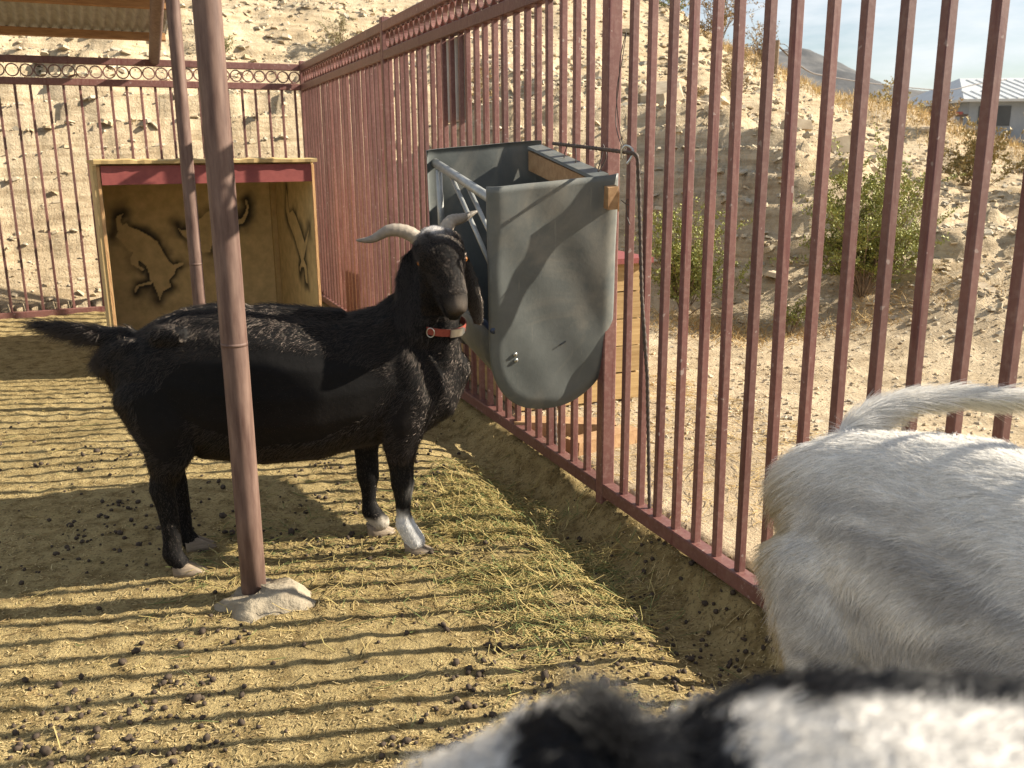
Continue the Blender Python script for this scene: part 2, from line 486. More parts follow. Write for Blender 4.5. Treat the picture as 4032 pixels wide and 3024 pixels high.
for s in (0, 1, 2, 3, 4, 5, 6, 7, 8, 9.5):
    p = pa(s, .1); CP.append((p.x, p.y, .085))
    if s >= 2:
        p = pa(s, .8); CP.append((p.x, p.y, .085))
for s, u, z in ((0, .8, .25), (0, 1.5, 1.2), (1, 1.1, .12), (1, 1.9, .45), (2, 1.9, .10)):
    p = pa(s, u); CP.append((p.x, p.y, z))
CP = np.array(CP)
_d = np.hypot(CP[:, None, 0] - CP[None, :, 0], CP[:, None, 1] - CP[None, :, 1])
_w = np.linalg.solve(np.sqrt(_d ** 2 + .9) + np.eye(len(CP)) * 4e-3, CP[:, 2])
def hh(x, y):
    x = np.asarray(x, float); y = np.asarray(y, float); sh = x.shape
    x, y = x.ravel(), y.ravel(); z = np.zeros(len(x))
    for k in range(len(CP)): z += _w[k] * np.sqrt((x - CP[k, 0]) ** 2 + (y - CP[k, 1]) ** 2 + .9)
    u, v = uv_of(x, y)
    dist = np.hypot(x, y)
    amp = np.clip((np.maximum(u, v) - 0.25) / 1.2, 0, 1)
    near = np.clip(dist / 8, 0.6, 4)
    n1 = fbm(x * 0.9, y * 0.9, 4, 3); n2 = fbm(x * 3.7, y * 3.7, 4, 11); n3 = fbm(x * 13, y * 13, 3, 17)
    steep = np.clip((z - 0.15) / 0.5, 0, 1)
    cut = np.clip((v - .5) / .5, 0, 1) * np.clip((5 - v) / 3, 0, 1)
    zz = z + amp * (0.10 * n1 * near * steep + (0.05 + .045 * cut) * n2 * steep + (0.018 + .012 * cut * steep) * n3) + 0.012 * n2 + 0.006 * n3
    # shale ledges on the steep cut
    lay = (zz * 4.2 + 0.9 * fbm(x * 0.7, y * 0.7, 3, 23)); fr = lay - np.floor(lay)
    led = (np.floor(lay) + np.clip((fr - 0.25) / (0.3 - .18 * cut), 0, 1) - 0.9 * fbm(x * 0.7, y * 0.7, 3, 23)) / 4.2
    k = (0.85 + .13 * cut) * steep * np.clip(1 - (dist - 11) / 6, 0, 1)
    zz = zz * (1 - k) + led * k
    inside = (u < 0.06) & (v < 0.0)
    zz = np.where(inside, -0.15, zz)
    return zz.reshape(sh)

def grow(a, b, step, lim, g):
    lo, hi = [a], [b]; st = step
    while hi[-1] < lim[1]: st *= g; hi.append(hi[-1] + st)
    st = step
    while lo[-1] > lim[0]: st *= g; lo.append(lo[-1] - st)
    return np.concatenate([lo[::-1], np.arange(a + step, b, step), hi])
def hillside():
    xs = grow(-7, 6, .05, (-500, 600), 1.06); ys = grow(3, 13, .05, (-400, 900), 1.06)
    X, Y = np.meshgrid(xs, ys); Zz = hh(X, Y); nx, ny = len(xs), len(ys)
    u, v = uv_of(X, Y)
    ins = ((u < -0.12) & (v < -0.12)).ravel()
    V = np.stack([X, Y, Zz], -1).reshape(-1, 3)
    i, j = np.meshgrid(np.arange(nx - 1), np.arange(ny - 1)); q = (j * nx + i).ravel()
    F = np.stack([q, q + 1, q + nx + 1, q + nx], 1)
    F = F[~ins[F].all(1)]
    o = link('hillside', fast_mesh('hillside', V, F, M['hill'], True))
    return tag(o, 'pale stony desert hillside around the yard', kind='structure')
HILL = hillside()

def chunk(seed, flat):
    """angular shale slab: jittered prism, 5 to 7 sides"""
    r = random.Random(seed); n = r.choice((5, 6, 7)); V = []
    a0 = [2 * math.pi * (k + r.uniform(-.3, .3)) / n for k in range(n)]; rr = [r.uniform(.7, 1.15) for _ in range(n)]
    for z, kk in ((-flat, 1.0), (flat, r.uniform(.7, .95))):
        for k in range(n): V.append((math.cos(a0[k]) * rr[k] * kk * 1.2, math.sin(a0[k]) * rr[k] * kk, z * r.uniform(.55, 1.1)))
    F = []
    for k in range(n):
        q = (k + 1) % n; F += [(k, q, n + q), (k, n + q, n + k)]
    for k in range(1, n - 1): F += [(0, k + 1, k), (n, n + k, n + k + 1)]
    return np.array(V), np.array(F)
CH = [chunk(i, f) for i, f in enumerate((.22, .30, .42, .2, .5, .27))]

def scatter(n, rmin, rmax, seed, dmin=4.0, dmax=24):
    g = np.random.default_rng(seed); P = []
    while len(P) < n:
        d = np.exp(g.uniform(np.log(dmin), np.log(dmax), 4000)); az = g.uniform(-0.62, 0.62, 4000)
        x, y = d * np.sin(az), d * np.cos(az); u, v = uv_of(x, y)
        ok = ((u > .2) | (v > .2))
        for a_, b_, dd in zip(x[ok], y[ok], d[ok]): P.append((a_, b_, dd))
    P = np.array(P[:n])
    r = rmin * (rmax / rmin) ** (g.random(n) ** 2.2) * np.clip(P[:, 2] / 8, .7, 1.8)
    z = hh(P[:, 0], P[:, 1]); u, v = uv_of(P[:, 0], P[:, 1]); flat = (z < .16) & (v < 0)
    r = np.where(flat, np.minimum(r * .55, .022), r)
    return P[:, 0], P[:, 1], z, r, g

def rotm(g, n, tilt):
    a = g.uniform(0, 2 * np.pi, n); t = g.normal(0, tilt, n); t2 = g.normal(0, tilt, n)
    ca, sa = np.cos(a), np.sin(a); z = np.zeros(n); o = np.ones(n)
    Rz = np.array([[ca, -sa, z], [sa, ca, z], [z, z, o]]).transpose(2, 0, 1)
    Rx = np.array([[o, z, z], [z, np.cos(t), -np.sin(t)], [z, np.sin(t), np.cos(t)]]).transpose(2, 0, 1)
    Ry = np.array([[np.cos(t2), z, np.sin(t2)], [z, o, z], [-np.sin(t2), z, np.cos(t2)]]).transpose(2, 0, 1)
    return Ry @ Rx @ Rz

def gravel(name, n, rmin, rmax, seed, label, dmin=4.0, dmax=24):
    x, y, z, r, g = scatter(n, rmin, rmax, seed, dmin, dmax)
    Rm = rotm(g, n, .3); vv, ff, cc = [], [], []; off = 0
    tone = g.uniform(.75, 1.12, n); warm = g.uniform(-.03, .03, n)
    for k, (cv, cf) in enumerate(CH):
        idx = np.arange(n)[np.arange(n) % len(CH) == k]
        P = np.einsum('nij,vj->nvi', Rm[idx], cv) * r[idx][:, None, None] + np.stack([x[idx], y[idx], z[idx] + r[idx] * .15], 1)[:, None, :]
        nv = len(cv); vv.append(P.reshape(-1, 3)); ff.append((cf[None] + (np.arange(len(idx)) * nv)[:, None, None]).reshape(-1, 3) + off); off += P.shape[0] * nv
        c = np.stack([.50 * tone[idx] + warm[idx], .42 * tone[idx], .30 * tone[idx] - warm[idx]], 1); cc.append(np.repeat(c, nv, 0))
    o = link(name, fast_mesh(name, np.concatenate(vv), np.concatenate(ff), M['gravel'], False, np.concatenate(cc)))
    tag(o, label, kind='stuff')
gravel('gravel', 34000, .008, .045, 3, 'loose pale shale chips covering the hillside')
stone_me = [fast_mesh('stone', cv, cf, M['stone']) for cv, cf in CH]
x, y, z, r, g = scatter(420, .045, .13, 21, 5.5, 20)
slope = np.hypot(hh(x + .15, y) - hh(x - .15, y), hh(x, y + .15) - hh(x, y - .15)) / .3
for i in np.where(slope < .6)[0][:130]:
    link('stone', stone_me[int(i) % 6], HILL, (x[i], y[i], z[i] + r[i] * .1), (g.normal(0, .25), g.normal(0, .25), g.uniform(0, 6.3)), (r[i], r[i] * g.uniform(.6, 1), r[i] * g.uniform(.7, 1.1)))
for px, py, r_ in ((3.15, 9.2, .32), (2.75, 9.35, .2), (1.55, 10.2, .42), (2.9, 14.2, .35), (4.6, 11.4, .2), (5.3, 8.6, .22), (2.2, 7.55, .12), (4.0, 8.9, .15)):
    zz = float(hh(np.array([px]), np.array([py]))[0])
    link('stone', stone_me[int(r_ * 100) % 6], HILL, (px, py, zz + r_ * .1), (.15, .2, px * 3), (r_, r_ * .75, r_ * .7))

# ------------------------------------------------------------------ fences
AX_A = (NA, -A, Zv)
def bar_mesh(h, w, name):
    return MB().box((0, 0, h / 2), (w / 2, w / 2, h / 2), bev=0.0022 if w < .03 else .004).me(name, M['fence'])
def ring_mesh():
    mb = MB(); n = 18; ro, ri, d = .0505, .0415, .0125; vs = []
    for k in range(n):
        a = 2 * math.pi * k / n
        for rr, yy in ((ro, -d), (ri, -d), (ri, d), (ro, d)): vs.append((math.cos(a) * rr, yy, math.sin(a) * rr))
    fs = []
    for k in range(n):
        for q in range(4): fs.append((k * 4 + q, k * 4 + (q + 1) % 4, ((k + 1) % n) * 4 + (q + 1) % 4, ((k + 1) % n) * 4 + q))
    mb.add(vs, fs); return mb.me('ring', M['fence'], False)
RING = ring_mesh()
def rail(name, parent, p0, p1, z0, z1, w, side):
    """square rail between two plan points; z0..z1"""
    d = (Vector(p1) - Vector(p0)); L = d.length; d.normalize(); n = Vector((-d.y, d.x, 0))
    c = (Vector(p0) + Vector(p1)) / 2; c.z = (z0 + z1) / 2
    return MB().box(c, (w / 2, (z1 - z0) / 2, L / 2), (n, Zv, d), bev=.004).build(name, M['fence'], parent)
def fence_side():
    root = tag(empty('bar_fence', pa(4.5, 0, 0)), 'long red brown steel bar fence running beside the feeder towards the camera', 'fence')
    inv = Matrix.Translation(-root.location)
    ang = math.atan2(-A.y, -A.x)                     # local x runs along the fence towards the camera
    S1 = 9.0
    def par(o): o.matrix_parent_inverse = inv; return o
    bar = bar_mesh(ZR - .124, .0245, 'bar'); post = bar_mesh(ZT + .03 - .02, .052, 'post')
    posts = [0.0, 2.85, 5.788, 8.72]
    for s in posts:
        par(link('post', post, root, pa(s, 0, .02), (0, 0, ang)))
    ss = [5.758 + j * .1173 for j in range(-24, 0)] + [5.818 + j * .1173 for j in range(1, 25)] + [.118 * k for k in range(1, 24)] + [8.72 + .12]
    for s in ss:
        if min(abs(s - q) for q in posts) < .045: continue
        o = par(link('bar', bar, root, pa(s, 0, .127), (rnd.uniform(-.004, .004), rnd.uniform(-.004, .004), ang + rnd.uniform(-.03, .03))))
    for a_, b_ in zip(posts[:-1], posts[1:]):
        n = int((b_ - a_ - .06) / .101); off = (b_ - a_ - n * .101) / 2
        for k in range(n): par(link('ring', RING, root, pa(a_ + off + (k + .5) * .101, 0, (ZR + .055 + ZT - .055) / 2), (0, rnd.uniform(0, 6), ang)))
    for a_, b_ in zip(posts[:-1], posts[1:]):
        e = .0262
        par(rail('top_rail', root, pa(a_ + e), pa(b_ - e), ZT - .055, ZT, .05, 0))
        par(rail('ring_rail', root, pa(a_ + e), pa(b_ - e), ZR, ZR + .055, .05, 0))
        par(rail('bottom_rail', root, pa(a_ + e), pa(b_ - e), .078, .13, .052, 0))
    return root
def fence_back():
    root = tag(empty('bar_fence', pb(2.5, 0, 0)), 'red brown steel bar fence across the back of the yard behind the plywood shelter', 'fence')
    inv = Matrix.Translation(-root.location)
    ang = math.atan2(B.y, B.x)
    def par(o): o.matrix_parent_inverse = inv; return o
    bar = bar_mesh(ZR - .100, .020, 'bar'); post = bar_mesh(ZT + .02, .052, 'post')
    for s in (5.2,): par(link('post', post, root, pb(s, 0, .0), (0, 0, ang)))
    for k in range(-24, 20):
        par(link('bar', bar, root, pb(2.2937 - k * .1169, 0, .103), (rnd.uniform(-.004, .004), rnd.uniform(-.004, .004), ang + rnd.uniform(-.03, .03))))
    for k in range(50): par(link('ring', RING, root, pb(.075 + k * .101, 0, (ZR + ZT) / 2), (0, rnd.uniform(0, 6), ang)))
    par(rail('top_rail', root, pb(.03), pb(5.17), ZT - .055, ZT, .05, 0))
    par(rail('ring_rail', root, pb(.03), pb(5.17), ZR, ZR + .055, .05, 0))
    par(rail('bottom_rail', root, pb(.03), pb(5.17), .052, .107, .052, 0))
fence_side(); fence_back()

# ------------------------------------------------------------------ goat shelter
GOAT1 = [(0.144, 0.817), (0.137, 0.867), (0.137, 0.908), (0.151, 0.928), (0.191, 0.943), (0.175, 0.915), (0.17, 0.886), (0.179, 0.861), (0.207, 0.874), (0.222, 0.847), (0.288, 0.82), (0.347, 0.78), (0.406, 0.731), (0.439, 0.653), (0.473, 0.583), (0.503, 0.554), (0.57, 0.571), (0.578, 0.554), (0.521, 0.525), (0.5, 0.479), (0.46, 0.443), (0.471, 0.393), (0.412, 0.36), (0.382, 0.297), (0.371, 0.349), (0.346, 0.429), (0.329, 0.419), (0.248, 0.409), (0.22, 0.364), (0.21, 0.382), (0.233, 0.419), (0.331, 0.442), (0.322, 0.515), (0.31, 0.559), (0.259, 0.604), (0.263, 0.561), (0.296, 0.536), (0.283, 0.522), (0.238, 0.554), (0.209, 0.577), (0.21, 0.623), (0.229, 0.66), (0.203, 0.674), (0.176, 0.717), (0.149, 0.759), (0.125, 0.784)]
GOAT2 = [(0.553, 0.843), (0.575, 0.808), (0.611, 0.807), (0.657, 0.813), (0.712, 0.879), (0.783, 0.94), (0.835, 0.96), (0.902, 0.958), (0.958, 0.922), (0.997, 0.869), (1.023, 0.877), (1.051, 0.91), (1.072, 0.961), (1.059, 1.013), (1.072, 1.022), (1.086, 0.97), (1.077, 0.918), (1.057, 0.875), (1.037, 0.841), (1.003, 0.834), (0.993, 0.817), (0.945, 0.758), (0.857, 0.719), (0.797, 0.704), (0.775, 0.636), (0.724, 0.63), (0.693, 0.658), (0.648, 0.711), (0.61, 0.747), (0.584, 0.774), (0.567, 0.808)]
GOAT3 = [(0.757, 1.113), (0.739, 0.982), (0.716, 0.934), (0.598, 0.96), (0.517, 0.928), (0.371, 0.824), (0.288, 0.751), (0.127, 0.871), (0.221, 0.756), (0.309, 0.669), (0.352, 0.633), (0.278, 0.592), (0.275, 0.472), (0.325, 0.474), (0.35, 0.577), (0.438, 0.568), (0.485, 0.522), (0.492, 0.562), (0.427, 0.61), (0.51, 0.692), (0.597, 0.768), (0.754, 0.865), (0.821, 0.962)]
def spray(px, pz, polys):
    """0..1 amount of black overspray round the stencilled outlines"""
    amt = np.zeros(px.shape)
    for poly in polys:
        P = np.array(poly); Q = np.roll(P, -1, 0)
        ins = np.zeros(px.shape, bool); dm = np.full(px.shape, 9.0); wmin = np.zeros(px.shape)
        for i, ((x0, z0), (x1, z1)) in enumerate(zip(P, Q)):
            cnd = ((z0 > pz) != (z1 > pz)) & (px < (x1 - x0) * (pz - z0) / (z1 - z0 + 1e-12) + x0); ins ^= cnd
            dx, dz = x1 - x0, z1 - z0; t = np.clip(((px - x0) * dx + (pz - z0) * dz) / (dx * dx + dz * dz + 1e-9), 0, 1)
            d = np.hypot(px - x0 - t * dx, pz - z0 - t * dz)
            k = hsh(np.array([i // 2]), np.array([len(P)]), 3)[0]
            wmin = np.where(d < dm, k, wmin); dm = np.minimum(dm, d)
        n = fbm(px * 9, pz * 9, 3, len(P))
        wid = 0.052 * (0.55 + 0.9 * np.clip(n + .5, 0, 1))
        strn = np.clip(0.95 + 1.3 * fbm(px * 6, pz * 6, 2, 40), 0.25, 1)
        amt = np.maximum(amt, np.where(ins, 0, strn * np.exp(-(dm / wid) ** 2) * 1.0))
    return np.clip(amt, 0, 1)
TAN = np.array([.60, .46, .235]); BLK = np.array([.035, .032, .026])
def painted_wall(name, parent, p0, ex, w, h, ny, th, polys):
    """plywood sheet: face at p0 + ex*w + z*h looking along ny, thickness th behind it"""
    st = .0075; nu, nv = int(w / st) + 1, int(h / st) + 1
    uu, zz = np.meshgrid(np.linspace(0, w, nu), np.linspace(0, h, nv))
    a = spray(uu, zz + p0[2], polys) if polys else np.zeros(uu.shape)
    p0 = np.array(p0); ex = np.array(ex); ny = np.array(ny)
    V = p0[None, None] + uu[..., None] * ex + zz[..., None] * np.array((0, 0, 1.0)); V = V.reshape(-1, 3)
    col = (TAN[None] * (1 - a.reshape(-1, 1)) + BLK[None] * a.reshape(-1, 1))
    i, j = np.meshgrid(np.arange(nu - 1), np.arange(nv - 1)); q = (j * nu + i).ravel()
    F = np.stack([q, q + 1, q + nu + 1, q + nu], 1)
    n0 = len(V); bk = np.array([p0 - ny * th, p0 + ex * w - ny * th, p0 + ex * w + np.array((0, 0, h)) - ny * th, p0 + np.array((0, 0, h)) - ny * th])
    c = [0, nu - 1, nu * nv - 1, nu * (nv - 1)]
    F2 = [[n0 + 3, n0 + 2, n0 + 1, n0], [c[0], n0, n0 + 1, c[1]], [c[1], n0 + 1, n0 + 2, c[2]], [c[2], n0 + 2, n0 + 3, c[3]], [c[3], n0 + 3, n0, c[0]]]
    V = np.concatenate([V, bk]); col = np.concatenate([col, np.repeat(TAN[None], 4, 0)])
    return link(name, fast_mesh(name, V, np.concatenate([F, np.array(F2)]), M['ply'], False, col), parent)
def shelter():
    F = Vector((-2.47, 5.70, 0)); w, d, h = 1.308, 1.19, 1.285; t = .019
    root = tag(empty('goat_shelter', F), 'tan plywood goat shelter with red header board and stencilled goats inside', 'animal shelter')
    inv = Matrix.Translation(-F)
    def P(o): o.matrix_parent_inverse = inv; return o
    def at(x, y, z): return F + B * x + NB * y + Zv * z
    zb = .015
    P(painted_wall('back_wall', root, at(0, d, zb)[:], B[:], w, h, (-NB)[:], t, [[(x, z - 0) for x, z in GOAT1], GOAT2]))
    P(painted_wall('side_wall', root, at(w - t, 0.004, zb)[:], NB[:], d - .005, h, (-B)[:], t, [GOAT3]))
    P(painted_wall('side_wall', root, at(t, 0.004, zb)[:], NB[:], d - .005, h, B[:], t, None))
    ax = (B, NB, Zv)
    def bx(name, c, hs, m, jit=0): return P(MB().box(at(*c), hs, ax, jit=jit).build(name, M[m], root))
    bx('roof_panel', (w / 2, d / 2 - .01, h + zb + .013), (w / 2 + .012, d / 2 + .03, .011), 'ply_trim', .002)
    # ragged front edge of the roof sheet
    mb = MB(); n = 34; pts = []
    for k in range(n):
        x_ = -.014 + (w + .028) * k / (n - 1); j = rnd.uniform(-.004, .004); hgt = .016 + rnd.uniform(-.004, .004)
        for (yy, z_) in ((-.052 + j, -.012), (-.055 + j, hgt - .008), (-.036, hgt), (-.036, -.012)): pts.append(at(x_, yy, h + zb + .012 + z_))
    fs = [(k * 4 + q, k * 4 + (q + 1) % 4, k * 4 + 4 + (q + 1) % 4, k * 4 + 4 + q) for k in range(n - 1) for q in range(4)] + [(3, 2, 1, 0), tuple(range(n * 4 - 4, n * 4))]
    mb.add(pts, fs); P(mb.build('roof_edge', M['ply_trim'], root))
    bx('header_board', (w / 2, -.012, h - .052), (w / 2 - .022, .014, .056), 'red_board')
    bx('edge_strip', (t / 2 - .001, -.006, h / 2 - .0), (.0085, .008, h / 2), 'ply_edge', .001)
    bx('edge_strip', (w - t / 2 + .001, -.006, h / 2), (.0085, .008, h / 2), 'ply_edge', .001)
    bx('edge_strip', (-.012, .012, h / 2), (.009, .022, h / 2 + .005), 'ply_trim', .001)
    bx('ledger', (w / 2, d - .021, h - .065), (w / 2 - .022, .018, .045), 'ply_trim')
    bx('ledger', (w - t - .020, d / 2 - .03, h - .065), (.018, d / 2 - .05, .045), 'ply_trim')
    bx('ledger', (t + .020, d / 2 - .03, h - .065), (.018, d / 2 - .05, .045), 'ply_trim')
    bx('corner_stud', (w - t - .021, d - .021, h / 2 - .065), (.019, .019, h / 2 - .07), 'ply_trim')
    bx('corner_stud', (t + .021, d - .021, h / 2 - .065), (.019, .019, h / 2 - .07), 'ply_trim')
shelter()

# ------------------------------------------------------------------ hay feeder hung on the fence
def feeder():
    tilt = R(10.5)
    o0 = Vector((0.370, 3.198, 1.266))
    L_ = A * math.cos(tilt) + Zv * math.sin(tilt); T_ = Zv * math.cos(tilt) - A * math.sin(tilt)
    root = tag(empty('hay_feeder'), 'grey green plastic hay feeder hung at a slant on the bar fence', 'feeder')
    ro = R(4.4); X_ = NA * math.cos(ro) + T_ * math.sin(ro); T_ = T_ * math.cos(ro) - NA * math.sin(ro)
    root.matrix_world = Matrix(((X_.x, L_.x, T_.x, o0.x), (X_.y, L_.y, T_.y, o0.y), (X_.z, L_.z, T_.z, o0.z), (0, 0, 0, 1)))
    w, zc, re, L = .475, -.560, .275, .68
    def shape(t, k):   # k -1..1 across, t 0..1 down ; returns x,z of the outline-filling grid
        zb_ = zc - re
        z = (1 - t) * 0 + t * zb_
        if z > zc: hw = w / 2
        else: hw = w / 2 * max(0, 1 - ((zc - z) / re) ** 2.3) ** (1 / 2.3)
        return -w / 2 + hw * k, z
    def panel(y0, out):
        nu, nv = 41, 61; V = []; rows = []
        ts = [j / (nv - 1) for j in range(nv)]
        ts = [1 - (1 - t) ** 1.6 for t in ts]
        for side in (0, 1):
            for j, t in enumerate(ts):
                for i in range(nu):
                    k = -1 + 2 * i / (nu - 1); k = math.copysign(abs(k) ** .75, k)
                    x, z = shape(t, k)
                    z2 = z
                    zb_ = zc - re
                    ex = min(1, (w / 2 - abs(x + w / 2)) / .05)
                    if z < zc: e = (abs((x + w / 2) / (w / 2)) ** 2.3 + ((zc - z) / re) ** 2.3) ** (1 / 2.3); ed = max(0, (1 - e) * w / 2)
                    else: ed = w / 2 - abs(x + w / 2)
                    q = min(1, ed / .045)
                    rim = .014 * (1 - q) ** 2 * (1 if ed < .045 else 0)          # rolled edge turns away
                    dish = .016 * math.sin(math.pi * min(1, max(0, (x + w) / w))) * min(1, t * 3) * min(1, (1 - t) * 2.5)
                    V.append((x, y0 + out * (rim + dish) + .0015 * math.sin(x * 31 + z * 17) + side * .007 * out, z2))
        fs = []
        N = nu * nv
        for s in (0, 1):
            for j in range(nv - 1):
                for i in range(nu - 1):
                    q = (s * N + j * nu + i, s * N + j * nu + i + 1, s * N + (j + 1) * nu + i + 1, s * N + (j + 1) * nu + i)
                    fs.append(q if (s == 0) == (out < 0) else q[::-1])
        ring = [i for i in range(nu)] + [j * nu + nu - 1 for j in range(1, nv)] + [(nv - 1) * nu + i for i in range(nu - 2, -1, -1)] + [j * nu for j in range(nv - 2, 0, -1)]
        for a_, b_ in zip(ring, ring[1:] + ring[:1]): fs.append((a_, b_, N + b_, N + a_))
        return mesh('end_panel', V, fs, M['plastic'], True)
    link('end_panel', panel(0.0, 1), root)
    link('end_panel', panel(L, -1), root)
    # trough sheet
    prof = [(-w + .012, -.505)]
    for k in range(0, 25):
        a = math.pi * (1 + k / 24); prof.append((-w / 2 + (w / 2 - .014) * math.cos(a), zc + (re - .016) * math.sin(a)))
    prof += [(-.014, -.3), (-.014, -.10)]
    V, fs = [], []
    for y in (.012, L - .012):
        for s in (0, 1):
            for i, (x, z) in enumerate(prof):
                cx, cz = -w / 2, zc; dx, dz = x - cx, (z - cz if z < zc else 0); l = math.hypot(dx, dz) or 1
                V.append((x - dx / l * .006 * s, y, z - dz / l * .006 * s))
    n = len(prof)
    for i in range(n - 1):
        fs += [(i, i + 1, 2 * n + i + 1, 2 * n + i), (n + i + 1, n + i, 3 * n + i, 3 * n + i + 1), (i, n + i, n + i + 1, i + 1), (2 * n + i, 2 * n + i + 1, 3 * n + i + 1, 3 * n + i)]
    fs += [(0, 2 * n, 3 * n, n), (n - 1, 2 * n - 1, 4 * n - 1, 3 * n - 1)]
    link('trough', mesh('trough', V, fs, M['plastic'], True), root)
    lip = simple('blue_black_lip', (0.018, 0.028, 0.055), (0.03, 0.05, 0.10), 30, 0.35, 0.1, 0.001)
    MB().tube([(-w + .012, .008, -.495), (-w + .012, L - .008, -.495)], .011, 10).build('lip', lip, root, True)
    MB().box((-w + .040, L / 2, -.53), (.020, L / 2 - .02, .003), (Vector((.8, 0, -.6)), Vector((0, 1, 0)), Vector((.6, 0, .8)))).build('inner_lip', lip, root)
    def tb(p0, p1, r): MB().tube([p0, p1], r, 12).build('tube', M['galv'], root, True)
    tb((-w + .035, .012, -.055), (-w + .035, L - .012, -.050), .0165)
    tb((-w + .035, L - .055, -.068), (-w + .035, L - .055, -.47), .013)
    tb((-w + .035, .47, -.066), (-w + .037, .015, -.33), .0085)
    tb((-w + .052, .36, -.066), (-w + .052, .015, -.25), .0085)
    MB().box((-.040, L / 2 - .03, -.072), (.019, L / 2 + .0, .038), jit=.002).build('batten', M['batten'], root)
    MB().box((-.036, L / 2 + .02, -.020), (.03, L / 2 - .05, .006), jit=.003).build('back_flange', M['plastic'], root)
    MB().box((.008, .115, -.105), (.016, .070, .034), jit=.002).build('wood_block', M['purlin'], root)
    def dome(x, z):
        mb = MB(); vs = []
        for i, (rr, yy) in enumerate(((.0085, .002), (.0078, -.003), (.005, -.005), (.001, -.0056))):
            for k in range(10): vs.append((x + rr * math.cos(k * .6283), yy, z + rr * math.sin(k * .6283)))
        fs = [(i * 10 + k, i * 10 + (k + 1) % 10, i * 10 + 10 + (k + 1) % 10, i * 10 + 10 + k) for i in range(3) for k in range(10)]
        mb.add(vs, fs); return mb.build('rivet', M['steel'], root, True)
    for x, z, y in ((-.404, -.085, .007), (-.404, -.112, .007), (-.385, -.595, .006), (-.382, -.618, .006)):
        dome(x, z).location = (0, y, 0)
    for x, z in ((-.20, -.585), (-.19, -.70)):
        MB().box((x, .012, z), (.013, .004, .0022), (Vector((.9, 0, .42)), Vector((0, 1, 0)), Vector((-.42, 0, .9)))).build('slot', M['dark'], root)
    return root
FEED = feeder()

# ------------------------------------------------------------------ poles and tin shade roof
def pole(name, base, r, h, label, foot, lean=(0, 0)):
    root = tag(empty(name, base), label, 'post')
    n = 9
    pts = [(lean[0] * k / (n - 1), lean[1] * k / (n - 1), h * k / (n - 1) - .12) for k in range(n)]
    MB().tube(pts, r, 24).build('pipe', M['pole'], root, True)
    MB().tube([(lean[0] * .28, lean[1] * .28, h * .28 - .005 - .12), (lean[0] * .28, lean[1] * .28, h * .28 + .005 - .12)], r + .0007, 24).build('weld_ring', M['pole'], root, True)
    if foot:
        mb = MB(); n, rows = 40, 12; vs = []
        for j in range(rows):
            t = j / (rows - 1)
            for k in range(n):
                a = 2 * math.pi * k / n
                facet = 1 + .06 * math.cos(3 * a + .6) + .04 * math.cos(5 * a + 2)
                R_ = .162 * facet
                rr = R_ * (1 - t) ** .62 if t < 1 else 0
                rr = R_ * (1 - .55 * t ** 1.2) if t < .93 else R_ * .45 * (1 - (t - .93) / .07) + .002
                z = .086 * min(1, t / .86) ** .9 - .048
                nz_ = float(fbm(np.array([math.cos(a) * 5 + 3]), np.array([math.sin(a) * 5 + t * 4]), 3, 4)[0])
                vs.append((.030 + rr * math.cos(a) * 1.12 * (1 + .12 * nz_), rr * math.sin(a) * .92 * (1 + .12 * nz_) - .03, z + .012 * nz_ + .015 * math.cos(a)))
        fs = [(j * n + k, j * n + (k + 1) % n, (j + 1) * n + (k + 1) % n, (j + 1) * n + k) for j in range(rows - 1) for k in range(n)] + [tuple(range((rows - 1) * n, rows * n))]
        mb.add(vs, fs); mb.build('concrete_footing', M['concrete'], root, True)
    return root
pole('steel_pole', (-.807, 2.657, 0), .0378, 3.3, 'thick brown steel pole set in a concrete lump in front of the black goat', True)
pole('steel_pole', (-1.70, 5.03, 0), .034, 3.2, 'thinner brown steel pole between the black goat and the shelter', False)

def shade_roof():
    root = tag(empty('tin_shade_roof', pb(1.05, -.3, 2.13)), 'corrugated tin shade roof on orange timber above the back fence', 'roof')
    inv = Matrix.Translation(-root.location)
    def P(o): o.matrix_parent_inverse = inv; return o
    sl = R(11); D = (-NB * math.cos(sl) + Zv * math.sin(sl)); N = NB * math.sin(sl) + Zv * math.cos(sl)
    O0 = pb(1.17, .02, 2.275)                     # lower right corner under the roof
    def at(x, y, z): return O0 - B * x + D * y + N * z
    ax = (B, D, N)
    nx, ny = 300, 10; W_, D_ = 4.2, 2.3; pts = []
    for sd in (0, .002):
        for j in range(ny):
            for i in range(nx):
                x_ = -.06 + W_ * i / (nx - 1); pts.append(at(x_, -.06 + D_ * j / (ny - 1),   .075 + .013 * math.sin(x_ * 2 * math.pi / .0762) + sd))
    mb = MB(); mb.grid(pts[:nx * ny], nx, ny); mb.grid(pts[nx * ny:], nx, ny)
    P(mb.build('corrugated_sheet', M['tin'], root, True))
    for y_ in (.02, .78, 1.55):
        P(MB().box(at(W_ / 2 - .04, y_, .029), (.019 if False else W_ / 2, .019, .030), ax, jit=.001).build('purlin', M['purlin'], root))
    P(MB().tube([pb(1.235, -.01, ZT - .005), Vector((-2.50, 7.0, 2.225)), Vector((-2.18, 6.2, 2.36)), Vector((-1.86, 5.4, 2.50))], .044, 16).build('rafter_pipe', M['pole'], root, True))
    P(MB().tube([at(.01, .52, .01), at(-.03, .52, -.055), at(.03, .525, -.085), at(.085, .53, -.04), at(.06, .53, .0)], .003, 6).build('tie_wire', M['steel'], root, True))
shade_roof()

